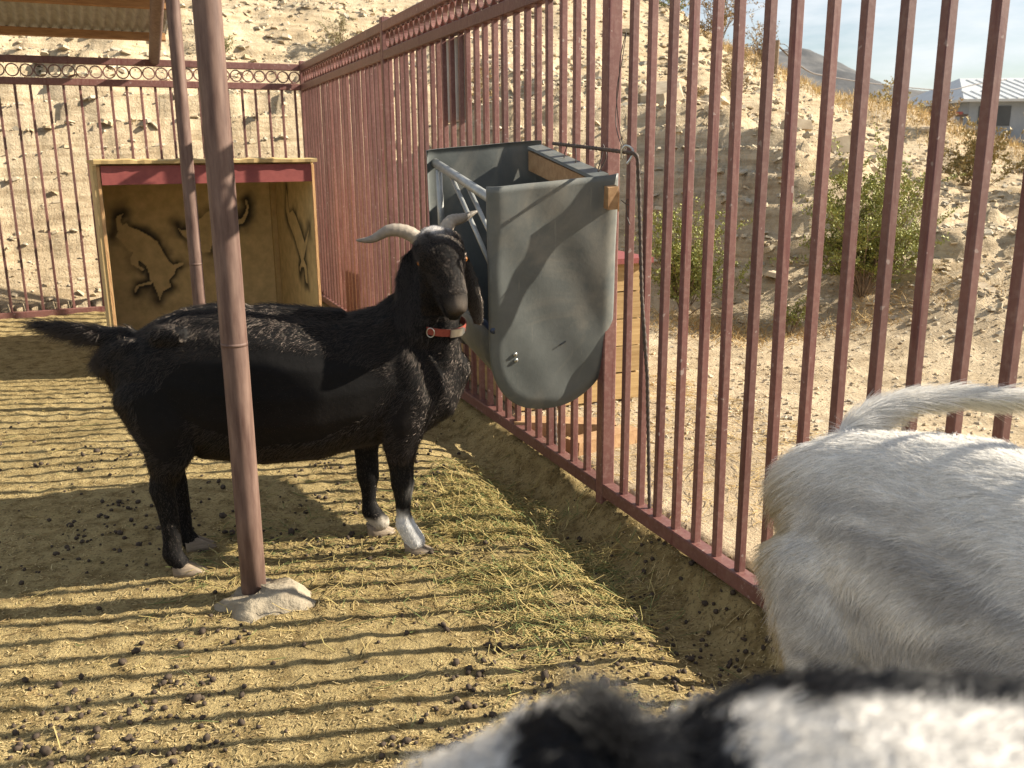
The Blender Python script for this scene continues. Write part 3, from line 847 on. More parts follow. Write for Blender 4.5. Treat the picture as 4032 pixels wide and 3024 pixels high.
# ------------------------------------------------------------------ goats
def loft(mb, pts, lat=(0, 1, 0), n=18):
    """pts: (x,y,z,ra,rb) ellipses along a path; closed with rounded ends"""
    P = [Vector(p[:3]) for p in pts]; lat = Vector(lat)
    rows = []
    for i, p in enumerate(P):
        t = (P[min(i + 1, len(P) - 1)] - P[max(i - 1, 0)]).normalized()
        u = (lat - t * lat.dot(t))
        u = u.normalized() if u.length > 1e-3 else t.orthogonal().normalized()
        rows.append((p, u, t.cross(u), t, pts[i][3], pts[i][4]))
    def ext(row, sgn):
        p, u, w, t, a, b = row; out_ = []
        r = min(a, b)
        for k in (.5, .85): out_.append((p + t * sgn * r * k * .9, u, w, t, a * math.sqrt(1 - k * k), b * math.sqrt(1 - k * k)))
        return out_
    rows = ext(rows[0], -1)[::-1] + rows + ext(rows[-1], 1)
    vs, fs = [], []
    for p, u, w, t, a, b in rows:
        for k in range(n):
            an = 2 * math.pi * k / n; vs.append(p + u * math.cos(an) * a + w * math.sin(an) * b)
    for i in range(len(rows) - 1):
        for k in range(n): fs.append((i * n + k, i * n + (k + 1) % n, (i + 1) * n + (k + 1) % n, (i + 1) * n + k))
    fs += [tuple(range(n - 1, -1, -1)), tuple(range((len(rows) - 1) * n, len(rows) * n))]
    mb.add(vs, fs)

def fuse(mb, voxel, it=5):
    me = mesh('body', mb.v, mb.f)
    o = bpy.data.objects.new('tmp', me); COL.objects.link(o)
    m = o.modifiers.new('r', 'REMESH'); m.mode = 'VOXEL'; m.voxel_size = voxel; m.use_smooth_shade = True
    m = o.modifiers.new('s', 'SMOOTH'); m.factor = .5; m.iterations = it
    dg = bpy.context.evaluated_depsgraph_get(); dg.update()
    res = bpy.data.meshes.new_from_object(o.evaluated_get(dg))
    bpy.data.objects.remove(o); res.name = 'body'
    res.polygons.foreach_set('use_smooth', np.ones(len(res.polygons), bool))
    return res

def set_cols(me, fn):
    v = np.empty(len(me.vertices) * 3, 'f'); me.vertices.foreach_get('co', v); v = v.reshape(-1, 3)
    nr = np.empty(len(me.vertices) * 3, 'f'); me.vertex_normals.foreach_get('vector', nr); nr = nr.reshape(-1, 3)
    at = me.attributes.new('col', 'FLOAT_COLOR', 'POINT'); c = np.ones((len(v), 4), 'f'); c[:, :3] = fn(v, nr)
    at.data.foreach_set('color', c.ravel())

def fur(name, parent, me, n, lenfn, width, flowfn, colfn, mat, lift, seed, keep=None, jit=.25, k=5, droop=.25, var=.12):
    g = np.random.default_rng(seed)
    me.calc_loop_triangles()
    t = np.empty(len(me.loop_triangles) * 3, 'i4'); me.loop_triangles.foreach_get('vertices', t); t = t.reshape(-1, 3)
    v = np.empty(len(me.vertices) * 3, 'f'); me.vertices.foreach_get('co', v); v = v.reshape(-1, 3)
    nr = np.empty(len(me.vertices) * 3, 'f'); me.vertex_normals.foreach_get('vector', nr); nr = nr.reshape(-1, 3)
    ar = np.linalg.norm(np.cross(v[t[:, 1]] - v[t[:, 0]], v[t[:, 2]] - v[t[:, 0]]), axis=1)
    if keep is not None: ar = ar * keep(v[t].mean(1))
    ti = g.choice(len(t), n, p=ar / ar.sum()); a, b = g.random(n), g.random(n); sw = a + b > 1; a[sw], b[sw] = 1 - a[sw], 1 - b[sw]
    bc = np.stack([1 - a - b, a, b], 1)[..., None]
    p = (v[t[ti]] * bc).sum(1); N = (nr[t[ti]] * bc).sum(1); N /= np.linalg.norm(N, axis=1, keepdims=True)
    fl = flowfn(p, N); fl = fl + g.normal(0, jit, (n, 3)); fl -= N * (fl * N).sum(1, keepdims=True)
    fl /= np.linalg.norm(fl, axis=1, keepdims=True) + 1e-6
    L = lenfn(p, N) * g.uniform(.6, 1.25, n)
    d0 = fl + N * (lift * g.uniform(.5, 1.6, n))[:, None]; d0 /= np.linalg.norm(d0, axis=1, keepdims=True)
    pts = np.empty((n, k, 3), 'f'); pts[:, 0] = p - N * .001; cur = pts[:, 0].copy(); d = d0
    for i in range(1, k):
        cur = cur + d * (L / (k - 1))[:, None]; pts[:, i] = cur
        d = d * .8 + fl * .2 + np.array([0, 0, -droop / k]) + g.normal(0, jit * .18, (n, 3)); d /= np.linalg.norm(d, axis=1, keepdims=True)
    hc = bpy.data.hair_curves.new(name); hc.add_curves([k] * n)
    hc.attributes['position'].data.foreach_set('vector', pts.ravel())
    w = np.linspace(1, .25, k)[None] * width * g.uniform(.7, 1.3, n)[:, None]
    at = hc.attributes.new('radius', 'FLOAT', 'POINT'); at.data.foreach_set('value', w.astype('f').ravel())
    c = np.ones((n, 4), 'f'); c[:, :3] = colfn(p, N) * np.clip(g.normal(1, var, (n, 1)), .35, 1.25)
    at = hc.attributes.new('rootcol', 'FLOAT_COLOR', 'CURVE'); at.data.foreach_set('color', c.ravel())
    hc.materials.append(mat)
    return link(name, hc, parent)

def sm(e0, e1, x): 
    t = np.clip((x - e0) / (e1 - e0), 0, 1); return t * t * (3 - 2 * t)
def n3(p, f, s=0): return fbm(p[:, 0] * f + p[:, 1] * f * .7 + 7, p[:, 2] * f - p[:, 1] * f * .6 + 3, 3, s)
def near(p, c, r): return np.exp(-(np.linalg.norm((p - np.array(c)), axis=1) / r) ** 2)

def hoof_mesh(mat=None):
    """cloven hoof, toe along +x, sole at z=0"""
    mb = MB()
    for s in (-1, 1):
        ring0 = [(-.030, .006), (.000, .002), (.055, .004), (.072, .012), (.055, .022), (.000, .030), (-.028, .026)]
        vs = []
        for z, kx, ox, ky in ((0, 1, 0, 1), (.016, .93, -.004, .96), (.032, .66, -.012, .85), (.048, .42, -.022, .72)):
            for x, y in ring0: vs.append((x * kx + ox, s * y * ky + s * .0015, z))
        n = 7; fs = [(j * n + k, j * n + (k + 1) % n, (j + 1) * n + (k + 1) % n, (j + 1) * n + k) for j in range(3) for k in range(n)] + [tuple(range(n - 1, -1, -1)), tuple(range(21, 28))]
        if s < 0: fs = [f[::-1] for f in fs]
        mb.add(vs, fs)
    return mb.me('hoof', mat or M['hoof'], True)
HOOF = hoof_mesh()

def horn(parent, path, rs, seed):
    P = [Vector(p) for p in path]; pts, rr = [], []
    n = 40
    for i in range(n):
        t = i / (n - 1) * (len(P) - 1); k = min(int(t), len(P) - 2); f = t - k
        p0, p1, p2, p3 = P[max(k - 1, 0)], P[k], P[k + 1], P[min(k + 2, len(P) - 1)]
        q = .5 * ((2 * p1) + (-p0 + p2) * f + (2 * p0 - 5 * p1 + 4 * p2 - p3) * f * f + (-p0 + 3 * p1 - 3 * p2 + p3) * f ** 3)
        pts.append(q); r = rs[k] * (1 - f) + rs[k + 1] * f
        rr.append(r * (1 + .03 * math.sin(i * 1.9)))
    mb = MB().tube(pts, rr, 14)
    v = np.array([tuple(q) for q in mb.v]); t = np.repeat(np.linspace(0, 1, n), 14)
    g = np.random.default_rng(seed)
    base = np.array([.34, .29, .23]); tip = np.array([.19, .165, .14])
    col = base[None] * (1 - t[:, None] ** 2) + tip[None] * t[:, None] ** 2; col *= (1 + .05 * np.sin(np.repeat(np.arange(n), 14) * 1.9))[:, None]
    return link('horn', mesh('horn', mb.v, mb.f, M['horn'], True, col), parent)

TORSO = [(-.50, 0, .715, .075, .075), (-.44, 0, .680, .125, .160), (-.34, 0, .650, .155, .225), (-.22, 0, .622, .170, .262), (-.05, 0, .594, .190, .265), (.10, 0, .585, .185, .252),
         (.22, 0, .595, .170, .228), (.33, 0, .612, .150, .236), (.43, 0, .606, .130, .222), (.51, 0, .615, .105, .165), (.555, 0, .65, .07, .10)]
def leg_hind(mb, y, dx=0, dz=0):
    s = 1 if y > 0 else -1
    loft(mb, [(-.40, y * .85, .62, .075, .125), (-.36, y * 1.0, .50, .070, .110), (-.365, y * 1.05, .41, .052, .075), (-.385, y, .34, .036, .045), (-.398 + dx, y, .295, .030, .040), (-.388 + dx, y, .24, .026, .034),
              (-.382 + dx, y, .17, .024, .030), (-.382 + dx, y, .11, .024, .030), (-.386 + dx, y, .075, .028, .034), (-.372 + dx, y, .048, .028, .031), (-.362 + dx, y, .034, .028, .032)])
def leg_front(mb, y, x0, k=1.0):
    loft(mb, [(x0 + .03, y * .85, .56, .070, .105), (x0 + .005, y, .46, .062, .085), (x0, y * 1.02, .38, .046, .058), (x0, y, .31, .035, .042), (x0 + .002, y, .25 * k, .034, .040), (x0 + .002, y, .205 * k, .026, .030),
              (x0 + .001, y, .15 * k, .023, .025), (x0 + .004, y, .105 * k, .030, .034), (x0 + .024, y, .066 * k, .031, .034), (x0 + .040, y, .034, .033, .036)])

def goat_black():
    yaw = R(12.4)
    root = tag(empty('goat', (-.76, 3.0, 0), yaw), 'black goat with swept horns and red collar standing at the feeder', 'goat')
    mb = MB()
    loft(mb, TORSO)
    leg_hind(mb, -.095); leg_hind(mb, .095, .012)
    leg_front(mb, -.095, .372); leg_front(mb, .105, .268, .85)
    for s in (-1, 1):
        loft(mb, [(-.36, s * .105, .80, .030, .030), (-.30, s * .115, .80, .032, .028)]); loft(mb, [(-.49, s * .05, .745, .028, .03), (-.45, s * .06, .76, .03, .03)])
        loft(mb, [(.34, s * .075, .79, .035, .055), (.39, s * .095, .66, .045, .07), (.42, s * .100, .53, .050, .07)])
        loft(mb, [(-.05, s * .02, .850, .02, .02), (.2, s * .02, .822, .02, .02)])
    # neck
    loft(mb, [(.34, 0, .70, .125, .135), (.42, -.01, .77, .105, .125), (.475, -.02, .84, .090, .105), (.505, -.03, .92, .078, .090), (.52, -.035, .99, .070, .078)], (0, 1, 0))
    loft(mb, [(.50, 0, .60, .095, .09), (.525, -.015, .70, .082, .07), (.53, -.03, .79, .070, .062), (.53, -.035, .90, .062, .062)], (0, 1, 0))
    # head
    RH = (1, .22, .05)
    loft(mb, [(.515, -.010, 1.045, .072, .062), (.523, -.045, 1.040, .085, .068), (.532, -.085, 1.005, .081, .068), (.541, -.120, .955, .055, .056), (.550, -.150, .912, .047, .046), (.556, -.172, .884, .044, .041), (.559, -.186, .862, .038, .032)], RH)
    loft(mb, [(.520, -.030, .960, .058, .055), (.536, -.085, .905, .042, .040), (.548, -.135, .855, .033, .028), (.555, -.160, .834, .030, .022)], RH)
    loft(mb, [(.470, -.065, 1.018, .022, .020), (.480, -.085, 1.010, .020, .016)], RH)
    loft(mb, [(.585, -.060, 1.030, .022, .020), (.592, -.080, 1.022, .020, .016)], RH)
    loft(mb, [(.541, -.188, .866, .021, .017), (.543, -.176, .852, .019, .015)], RH); loft(mb, [(.574, -.184, .868, .021, .017), (.572, -.172, .854, .019, .015)], RH)
    loft(mb, [(.556, -.165, .836, .022, .014), (.548, -.13, .838, .024, .018)], RH)
    loft(mb, [(.530, -.112, 1.010, .020, .014), (.546, -.160, .935, .016, .012)], RH)
    loft(mb, [(.478, -.075, .965, .018, .016), (.512, -.12, .925, .014, .014)], RH); loft(mb, [(.585, -.070, .970, .018, .016), (.572, -.115, .925, .014, .014)], RH)
    # ears
    loft(mb, [(.462, -.010, 1.035, .016, .012), (.432, -.030, 1.000, .032, .011), (.415, -.050, .930, .046, .010), (.413, -.062, .850, .046, .010), (.422, -.066, .775, .026, .009)], (.85, .5, 0))
    loft(mb, [(.588, -.005, 1.025, .016, .012), (.615, -.010, .985, .026, .011), (.632, -.030, .915, .033, .010), (.645, -.045, .845, .032, .010), (.652, -.050, .782, .020, .009)], (.75, -.6, 0))
    # tail
    loft(mb, [(-.47, 0, .775, .045, .040), (-.53, 0, .785, .032, .032), (-.60, 0, .800, .024, .026), (-.68, 0, .822, .016, .018), (-.735, 0, .832, .010, .010)])
    me = fuse(mb, .0075, 6)
    def colr(p, n):
        c = np.tile(np.array([.0055, .005, .005]), (len(p), 1))
        br = np.clip(.5 + n3(p, 4, 3), 0, 1)[:, None] * sm(.62, .42, p[:, 2])[:, None] * (p[:, 2] > .33)[:, None]
        c = c + br * np.array([.010, .006, .004])
        def mixw(m, col): nonlocal c; m = np.clip(m, 0, 1)[:, None]; c = c * (1 - m) + np.array(col) * m
        nz_ = n3(p, 30, 8) * .02
        mixw(near(p, (.508, -.055, 1.108), .036) * (2.0 + 6 * n3(p, 45, 3)) * (p[:, 2] > 1.055), (.62, .60, .58))
        mixw(near(p, (.562, -.210, .870), .032) * .7, (.15, .12, .095)); mixw(near(p, (.61, -.11, .95), .05) * .35, (.09, .08, .075))  # muzzle's own grey brown; right cheek patch is sunlit sheen put into the colour
        ear = (p[:, 0] > .612) & (p[:, 2] < .99) & (p[:, 2] > .75) & (p[:, 1] > -.12)
        mixw(ear * .55, (.10, .085, .07))  # sunward ear lightened in its colour to look sunlit
        fl = (p[:, 0] > .30) & (p[:, 1] < 0)
        mixw(fl * sm(.165, .125, p[:, 2] + nz_ * 1.5), (.80, .77, .71))
        mixw(near(p, (.410, -.085, .225), .026) * 2.2, (.60, .57, .53))
        fr = (p[:, 0] > .2) & (p[:, 0] < .36) & (p[:, 1] > 0)
        mixw(fr * sm(.072, .045, p[:, 2] + nz_), (.40, .36, .30))
        hd = (p[:, 0] < -.25) & (p[:, 2] < .16)
        pass
        return c
    set_cols(me, lambda p, n: np.minimum(colr(p, n), np.where(p[:, 2:3] > .5, .10, .6))); me.materials.append(M['hide'])
    link('body', me, root)
    def flow(p, n):
        f = np.tile(np.array([-.8, 0, -.45]), (len(p), 1))
        f[p[:, 2] < .36] = (0, 0, -1)
        hd = (p[:, 0] > .42) & (p[:, 2] > .82); f[hd] = (.0, .5, .6)
        er = ((p[:, 0] > .60) | (p[:, 0] < .455)) & (p[:, 2] > .76) & (p[:, 0] > .37); f[er] = (0, 0, -1)
        tl = p[:, 0] < -.52; f[tl] = (-1, 0, -.25)
        f += np.stack([n3(p, 9, 1), n3(p, 9, 2), n3(p, 9, 4)], 1) * .7 + np.stack([n3(p, 40, 6), n3(p, 40, 7), n3(p, 40, 8)], 1) * .6
        return f
    def ln(p, n):
        L = np.full(len(p), .021); L[p[:, 2] < .34] = .010
        L[(p[:, 0] > .43) & (p[:, 2] > .78)] = .011; L[(p[:, 2] > 1.06) & (p[:, 0] > .4)] = .018; L[(p[:, 2] < .90) & (p[:, 1] < -.15)] = .004
        tl = p[:, 0] < -.53; L[tl] = .052
        L[(p[:, 2] > .80) & (p[:, 0] < .42) & (p[:, 0] > -.5)] = .028
        return L
    fur('coat', root, me, 105000, ln, .00040, flow, lambda p, n: colr(p, n) * 1.15, M['fur_black'], .35, 5, keep=lambda c: 1 + 3.0 * ((c[:, 0] > .37) & (c[:, 2] > .8)) + 1.2 * (c[:, 0] < -.52))
    for (x_, y_, z_, rz) in ((-.352, -.095, .0, -.1), (-.335, .095, .0, .05), (.408, -.095, -.002, -.25), (.292, .105, 0, 0)):
        wx, wy = -.76 + x_ * math.cos(yaw) - y_ * math.sin(yaw), 3.0 + x_ * math.sin(yaw) + y_ * math.cos(yaw)
        link('hoof', HOOF, root, (x_, y_, max(zg1(wx, wy), -.012) - .004), (0, 0, rz), (1.05, 1.05, 1.0))
    horn(root, [(.470, -.030, 1.060), (.425, -.030, 1.090), (.370, -.028, 1.097), (.312, -.02, 1.070), (.262, -.01, 1.066)], [.026, .0235, .020, .013, .003], 1)
    horn(root, [(.545, -.030, 1.075), (.572, -.010, 1.118), (.618, .005, 1.130), (.668, .02, 1.150)], [.026, .0225, .016, .003], 2)
    eyem = MB(); eyem.v, eyem.f = [], []
    def ball(name, c, r, m, sc=(1, 1, 1)):
        bm = bmesh.new(); bmesh.ops.create_uvsphere(bm, u_segments=14, v_segments=8, radius=r); e = bpy.data.meshes.new(name); bm.to_mesh(e); bm.free()
        e.materials.append(m); e.polygons.foreach_set('use_smooth', [True] * len(e.polygons)); return link(name, e, root, c, None, sc)
    for c in ((.460, -.082, .994), (.604, -.078, 1.003)):
        e = ball('eye', c, .0115, M['eye'])
        q = ball('pupil', (0, -.0088, -.001), .0055, M['pupil'], (1.4, .6, .5)); q.parent = e
    for c in ((.541, -.203, .874), (.573, -.199, .876)): ball('nostril', c, .006, M['pupil'], (.8, .7, 1.3))
    # collar: band round the throat
    cc = Vector((.522, -.028, .787)); axd = Vector((.10, -.20, .97)).normalized(); u = Vector((1, .15, -.06)); u = (u - axd * u.dot(axd)).normalized(); w_ = axd.cross(u)
    def band(name, a0, a1, ra, rb, hw, th, m, parent, n=48):
        vs = []
        for k in range(n + 1):
            a = a0 + (a1 - a0) * k / n; dr = u * math.cos(a) * ra + w_ * math.sin(a) * rb; dn = dr.normalized()
            for rr, zz in ((0, -hw), (th, -hw), (th, hw), (0, hw)): vs.append(cc + dr + dn * rr + axd * zz)
        fs = [(k * 4 + q, k * 4 + (q + 1) % 4, k * 4 + 4 + (q + 1) % 4, k * 4 + 4 + q) for k in range(n) for q in range(4)] + [(3, 2, 1, 0), tuple(range(n * 4, n * 4 + 4))]
        mb2 = MB(); mb2.add(vs, fs); return mb2.build(name, m, parent)
    col = band('collar', 0, 2 * math.pi, .088, .092, .0125, .004, M['collar'], root, 56)
    # w_ points backwards: front is -w_
    band('buckle', math.radians(277), math.radians(309), .093, .097, .0135, .006, M['steel'], col, 10)
    band('buckle_tip', math.radians(309), math.radians(316), .0935, .0975, .009, .005, M['steel'], col, 4)
    dr = u * math.cos(math.radians(238)) * .096 + w_ * math.sin(math.radians(238)) * .100; p = cc + dr
    tdir = (u * -math.sin(math.radians(238)) + w_ * math.cos(math.radians(238))).normalized()
    MB().tube([p + (tdir * math.cos(a) * .013 + axd * math.sin(a) * .016) + dr.normalized() * .006 for a in [k * 2 * math.pi / 16 for k in range(17)]], .0018, 6, False).build('ring', M['steel'], col, True)
    return root
goat_black()

def goat_white():
    hd = Vector((.58, -.815)).normalized(); yaw = math.atan2(hd.y, hd.x)
    G = Vector((.865, 1.275, 0))
    def wl(x, y, z, a, b): d = Vector((x - G.x, y - G.y)); return (d.dot(hd), -d.x * hd.y + d.y * hd.x, z, a, b)
    root = tag(empty('goat', G, yaw), 'shaggy white goat with a raised tail standing between the bar fence and the camera', 'goat')
    mb = MB()
    T = [(x, y, z, a * 1.05, b) for x, y, z, a, b in TORSO]
    loft(mb, T)
    loft(mb, [(-.47, 0, .70, .11, .10), (-.40, 0, .73, .13, .11), (-.3, 0, .76, .12, .10), (-.1, 0, .78, .10, .09)])
    leg_hind(mb, -.11); leg_hind(mb, .11, .02); leg_front(mb, -.10, .36); leg_front(mb, .10, .38)
    loft(mb, [(.34, 0, .72, .12, .13), (.48, 0, .82, .09, .11), (.58, 0, .93, .075, .085), (.62, 0, 1.0, .065, .07)])
    loft(mb, [(.60, 0, 1.02, .06, .06), (.66, 0, 1.02, .07, .06), (.73, 0, .97, .05, .05), (.80, 0, .91, .035, .035)])
    for s in (-1, 1): loft(mb, [(.62, s * .06, 1.03, .015, .012), (.64, s * .10, .98, .035, .011), (.65, s * .11, .90, .038, .010), (.66, s * .105, .83, .02, .009)], (1, 0, 0))
    # tail up and across to its left
    tl = [wl(.62, 1.64, .775, .040, .040), wl(.655, 1.70, .808, .026, .030), wl(.690, 1.72, .838, .020, .026), wl(.745, 1.71, .866, .017, .022), wl(.82, 1.69, .884, .015, .020), wl(.95, 1.63, .892, .012, .016), wl(1.03, 1.585, .882, .008, .010)]
    loft(mb, tl, (0, 0, 1))
    me = fuse(mb, .0085, 8)
    def colr(p, n):
        c = np.tile(np.array([.86, .84, .80]), (len(p), 1))
        st = fbm((p[:, 1] + .8 * p[:, 2]) * 38, p[:, 0] * 7 + p[:, 2] * 5, 3, 31)
        gr = np.clip(.35 + 1.1 * n3(p, 7, 3) + 1.6 * st, 0, 1)[:, None]
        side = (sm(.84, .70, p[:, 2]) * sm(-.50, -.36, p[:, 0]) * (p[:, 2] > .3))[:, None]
        c = c * (1 - gr * side * .55) + np.array([.20, .20, .22]) * gr * side * .55  # grey underhair streaks that also paint shade onto the flank below the back
        yl = np.maximum(sm(-.43, -.50, p[:, 0]), sm(-.35, -.75, n[:, 0]) * (p[:, 0] < -.3)) * sm(.80, .70, p[:, 2]) ; yl = (np.clip(yl, 0, 1) * .95)[:, None]
        c = c * (1 - yl) + np.array([.56, .46, .27]) * yl
        tlm = (ist(p) & (n[:, 2] < .1))[:, None] * .6
        c = c * (1 - tlm) + np.array([.60, .55, .36]) * tlm
        return c
    me.materials.append(M['hide'])
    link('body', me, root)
    TA = np.array([t[:3] for t in tl])
    ca, sa = math.cos(yaw), math.sin(yaw)
    def ist(p):
        wx, wy = G.x + p[:, 0] * ca - p[:, 1] * sa, G.y + p[:, 0] * sa + p[:, 1] * ca
        dm = np.full(len(p), 9.0)
        for q0, q1 in zip(TA[1:-1], TA[2:]):
            e = q1 - q0; t = np.clip(((p - q0) @ e) / (e @ e), 0, 1); dm = np.minimum(dm, np.linalg.norm(p - q0 - t[:, None] * e, axis=1))
        return (dm < .032) & (p[:, 2] > .80)
    def flow(p, n):
        f = np.tile(np.array([-.75, 0, -.30]), (len(p), 1))
        f[:, 2] -= .6 * sm(.80, .6, p[:, 2])
        f[:, 1] += np.sign(p[:, 1]) * .25
        f += np.stack([n3(p, 6, 1), n3(p, 6, 2), n3(p, 6, 4)], 1) * .9 + np.stack([n3(p, 22, 11), n3(p, 22, 12), n3(p, 22, 14)], 1) * .6
        k = ist(p); f[k] = np.array([.95 * ca - .31 * sa, -.95 * sa - .31 * ca, .0]) + np.stack([n3(p[k], 14, 21), n3(p[k], 14, 22), n3(p[k], 14, 23)], 1) * .25
        f[p[:, 2] < .3] = (0, 0, -1)
        return f
    set_cols(me, lambda p, n: colr(p, n) * .68)  # skin painted darker so the gaps between hairs read as shaded
    def ln(p, n):
        L = np.full(len(p), .030); L[p[:, 2] < .33] = .012
        L[(p[:, 0] < -.44)] = .055
        L[ist(p)] = .055
        L[p[:, 0] > .5] = .02
        return L
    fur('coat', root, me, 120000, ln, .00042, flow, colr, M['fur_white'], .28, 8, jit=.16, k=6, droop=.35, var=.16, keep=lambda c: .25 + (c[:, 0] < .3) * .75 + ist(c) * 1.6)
    for (x_, y_) in ((-.352, -.11), (-.335, .11), (.40, -.10), (.42, .10)):
        link('hoof', HOOF, root, (x_, y_, -.004))
goat_white()

def goat_near():
    """head of a black and white goat lifted close under the camera; heading roughly -x"""
    G = Vector((.62, -.02, 0)); yaw = R(163)
    root = tag(empty('goat', G, yaw), 'blurred black and white goat whose back fills the bottom edge of the picture', 'goat')
    ca, sa = math.cos(yaw), math.sin(yaw)
    def l(x, y, z, a, b):   # world to local
        dx, dy = x - G.x, y - G.y; return (dx * ca + dy * sa, -dx * sa + dy * ca, z + .005, a, b)
    mb = MB()
    loft(mb, [(x, y, z + .02, a * .95, b) for x, y, z, a, b in TORSO])
    leg_hind(mb, -.11); leg_hind(mb, .11, .02); leg_front(mb, -.10, .36); leg_front(mb, .10, .38)
    W_ = (.35, .94, 0)
    loft(mb, [l(.36, .09, .78, .12, .13), l(.30, .14, .92, .11, .11), l(.25, .20, 1.03, .10, .09), l(.21, .245, 1.070, .080, .072), l(.155, .262, 1.090, .072, .062), l(.105, .262, 1.098, .064, .058), l(.078, .262, 1.095, .056, .054)], (0, 1, 0))
    loft(mb, [l(.034, .258, 1.095, .044, .046), l(.015, .254, 1.118, .040, .038), l(-.008, .252, 1.103, .040, .042), l(-.038, .250, 1.050, .034, .042), l(-.075, .250, 1.005, .030, .034), l(-.092, .25, .965, .024, .026)], (0, 1, 0))
    loft(mb, [l(.03, .295, 1.125, .014, .010), l(.020, .325, 1.10, .028, .010), l(.012, .335, 1.04, .030, .010), l(.012, .335, .98, .016, .008)], (1, 0, 0))
    loft(mb, [l(.03, .215, 1.125, .014, .010), l(.02, .185, 1.09, .028, .010), l(.015, .175, 1.03, .030, .010), l(.015, .175, .97, .016, .008)], (1, 0, 0))
    loft(mb, [(-.47, 0, .80, .03, .03), (-.53, 0, .83, .02, .02), (-.57, 0, .89, .012, .012)])
    me = fuse(mb, .007, 6)
    def colr(p, n):
        wx = G.x + p[:, 0] * ca - p[:, 1] * sa; wy = G.y + p[:, 0] * sa + p[:, 1] * ca; wz = p[:, 2]
        q = np.stack([wx, wy, wz], 1)
        blk = np.zeros(len(p))
        nn = .25 * fbm(wx * 60, wz * 60 + wy * 40, 3, 2)
        blk = np.maximum(blk, ((wx > -.004) & (wx < .046)) * sm(.1, .35, (wz - 1.138) / .04 + nn + .25))
        blk = np.maximum(blk, ((wx > .044) & (wx < .07)) * sm(.1, .4, (wz - 1.128) / .04 + nn))
        blk = np.maximum(blk, ((wx >= .07) & (wx < .22)) * sm(.0, .3, (wy - .265) / .02 + nn * .8 - (wx < .09) * .6))
        blk = np.maximum(blk, sm(.95, .7, wz) * (fbm(wx * 4, wz * 4, 3, 8) > 0))
        c = np.tile(np.array([.62, .60, .57]), (len(p), 1)); b = np.clip(blk, 0, 1)[:, None]
        return c * (1 - b) + np.array([.012, .012, .014]) * b
    set_cols(me, colr); me.materials.append(M['hide'])
    link('body', me, root)
    def flow(p, n):
        f = np.tile(np.array([-.6, .1, -.25]), (len(p), 1)); f += np.stack([n3(p, 25, 1), n3(p, 25, 2), n3(p, 25, 4)], 1) * .8
        return f
    fur('coat', root, me, 50000, lambda p, n: np.full(len(p), .010), .00028, flow, colr, M['fur_white'], .7, 9, keep=lambda c: .02 + (c[:, 2] > 1.02) * 1.0, jit=.25)
    tuft = np.array(l(.034, .256, 1.150, 0, 0)[:3])
    fur('forelock', root, me, 900, lambda p, n: np.full(len(p), .02), .0003, lambda p, n: np.tile(np.array([-.1, 0, .6]), (len(p), 1)), lambda p, n: np.tile(np.array([.012, .012, .014]), (len(p), 1)), M['fur_white'], 1.2, 10,
        keep=lambda c: 1e-6 + np.exp(-(np.linalg.norm(c - tuft, axis=1) / .008) ** 2))
    for (x_, y_) in ((-.352, -.11), (-.335, .11), (.40, -.10), (.42, .10)):
        link('hoof', HOOF, root, (x_, y_, -.004))
goat_near()

# ------------------------------------------------------------------ things beyond the fence
def hz(x, y): return float(hh(np.array([x]), np.array([y]))[0])

def crate():
    s0, s1, u0, u1, z0, z1 = 4.63, 3.35, .14, .80, .10, .80
    root = tag(empty('wooden_crate', pa((s0 + s1) / 2, (u0 + u1) / 2, .08)), 'weathered yellow plank box with a red lid standing outside the fence behind the feeder', 'crate')
    inv = Matrix.Translation(-root.location); ax = (NA, -A, Zv)
    n = 5; h = (z1 - z0) / n
    for k in range(n):
        zc = z0 + (k + .5) * h
        o = MB().box(pa(s0, (u0 + u1) / 2, zc), ((u1 - u0) / 2 + rnd.uniform(-.006, .006), .012, h / 2 - .003), ax, jit=.002).build('plank', M['crate'], root); o.matrix_parent_inverse = inv
        o = MB().box(pa((s0 + s1) / 2, u0, zc), (.012, (s0 - s1) / 2 - .014, h / 2 - .003), ax, jit=.002).build('plank', M['crate'], root); o.matrix_parent_inverse = inv
        o = MB().box(pa((s0 + s1) / 2, u1, zc), (.012, (s0 - s1) / 2 - .014, h / 2 - .003), ax, jit=.002).build('plank', M['crate'], root); o.matrix_parent_inverse = inv
        o = MB().box(pa(s1, (u0 + u1) / 2, zc), ((u1 - u0) / 2, .012, h / 2 - .003), ax, jit=.002).build('plank', M['crate'], root); o.matrix_parent_inverse = inv
    lid = MB().box(pa((s0 + s1) / 2, (u0 + u1) / 2, z1 + .018), ((u1 - u0) / 2 + .05, (s0 - s1) / 2 + .05, .013), ax, jit=.002).build('lid', M['red_board'], root); lid.matrix_parent_inverse = inv
    for s, u in ((s0 - .06, u0 + .06), (s0 - .06, u1 - .06), (s1 + .06, u0 + .06), (s1 + .06, u1 - .06)):
        o = MB().box(pa(s, u, .07), (.03, .03, .035), ax).build('foot', M['crate'], root); o.matrix_parent_inverse = inv
crate()
for i, (s, u, L, rz, lab) in enumerate(((5.02, .20, .46, .5, 'pale sawn timber lying just outside the fence under the feeder'), (5.28, .26, .34, -.2, 'short pale timber offcut lying on straw next to the longer timber'))):
    p = pa(s, u, .11); d = (NA * math.cos(rz) - A * math.sin(rz)).normalized(); n_ = Vector((-d.y, d.x, 0))
    o = MB().box((0, 0, 0), (L / 2, .05, .035), (d, n_, Zv), jit=.004).build('timber', M['batten'], None); o.location = p; tag(o, lab, 'timber')

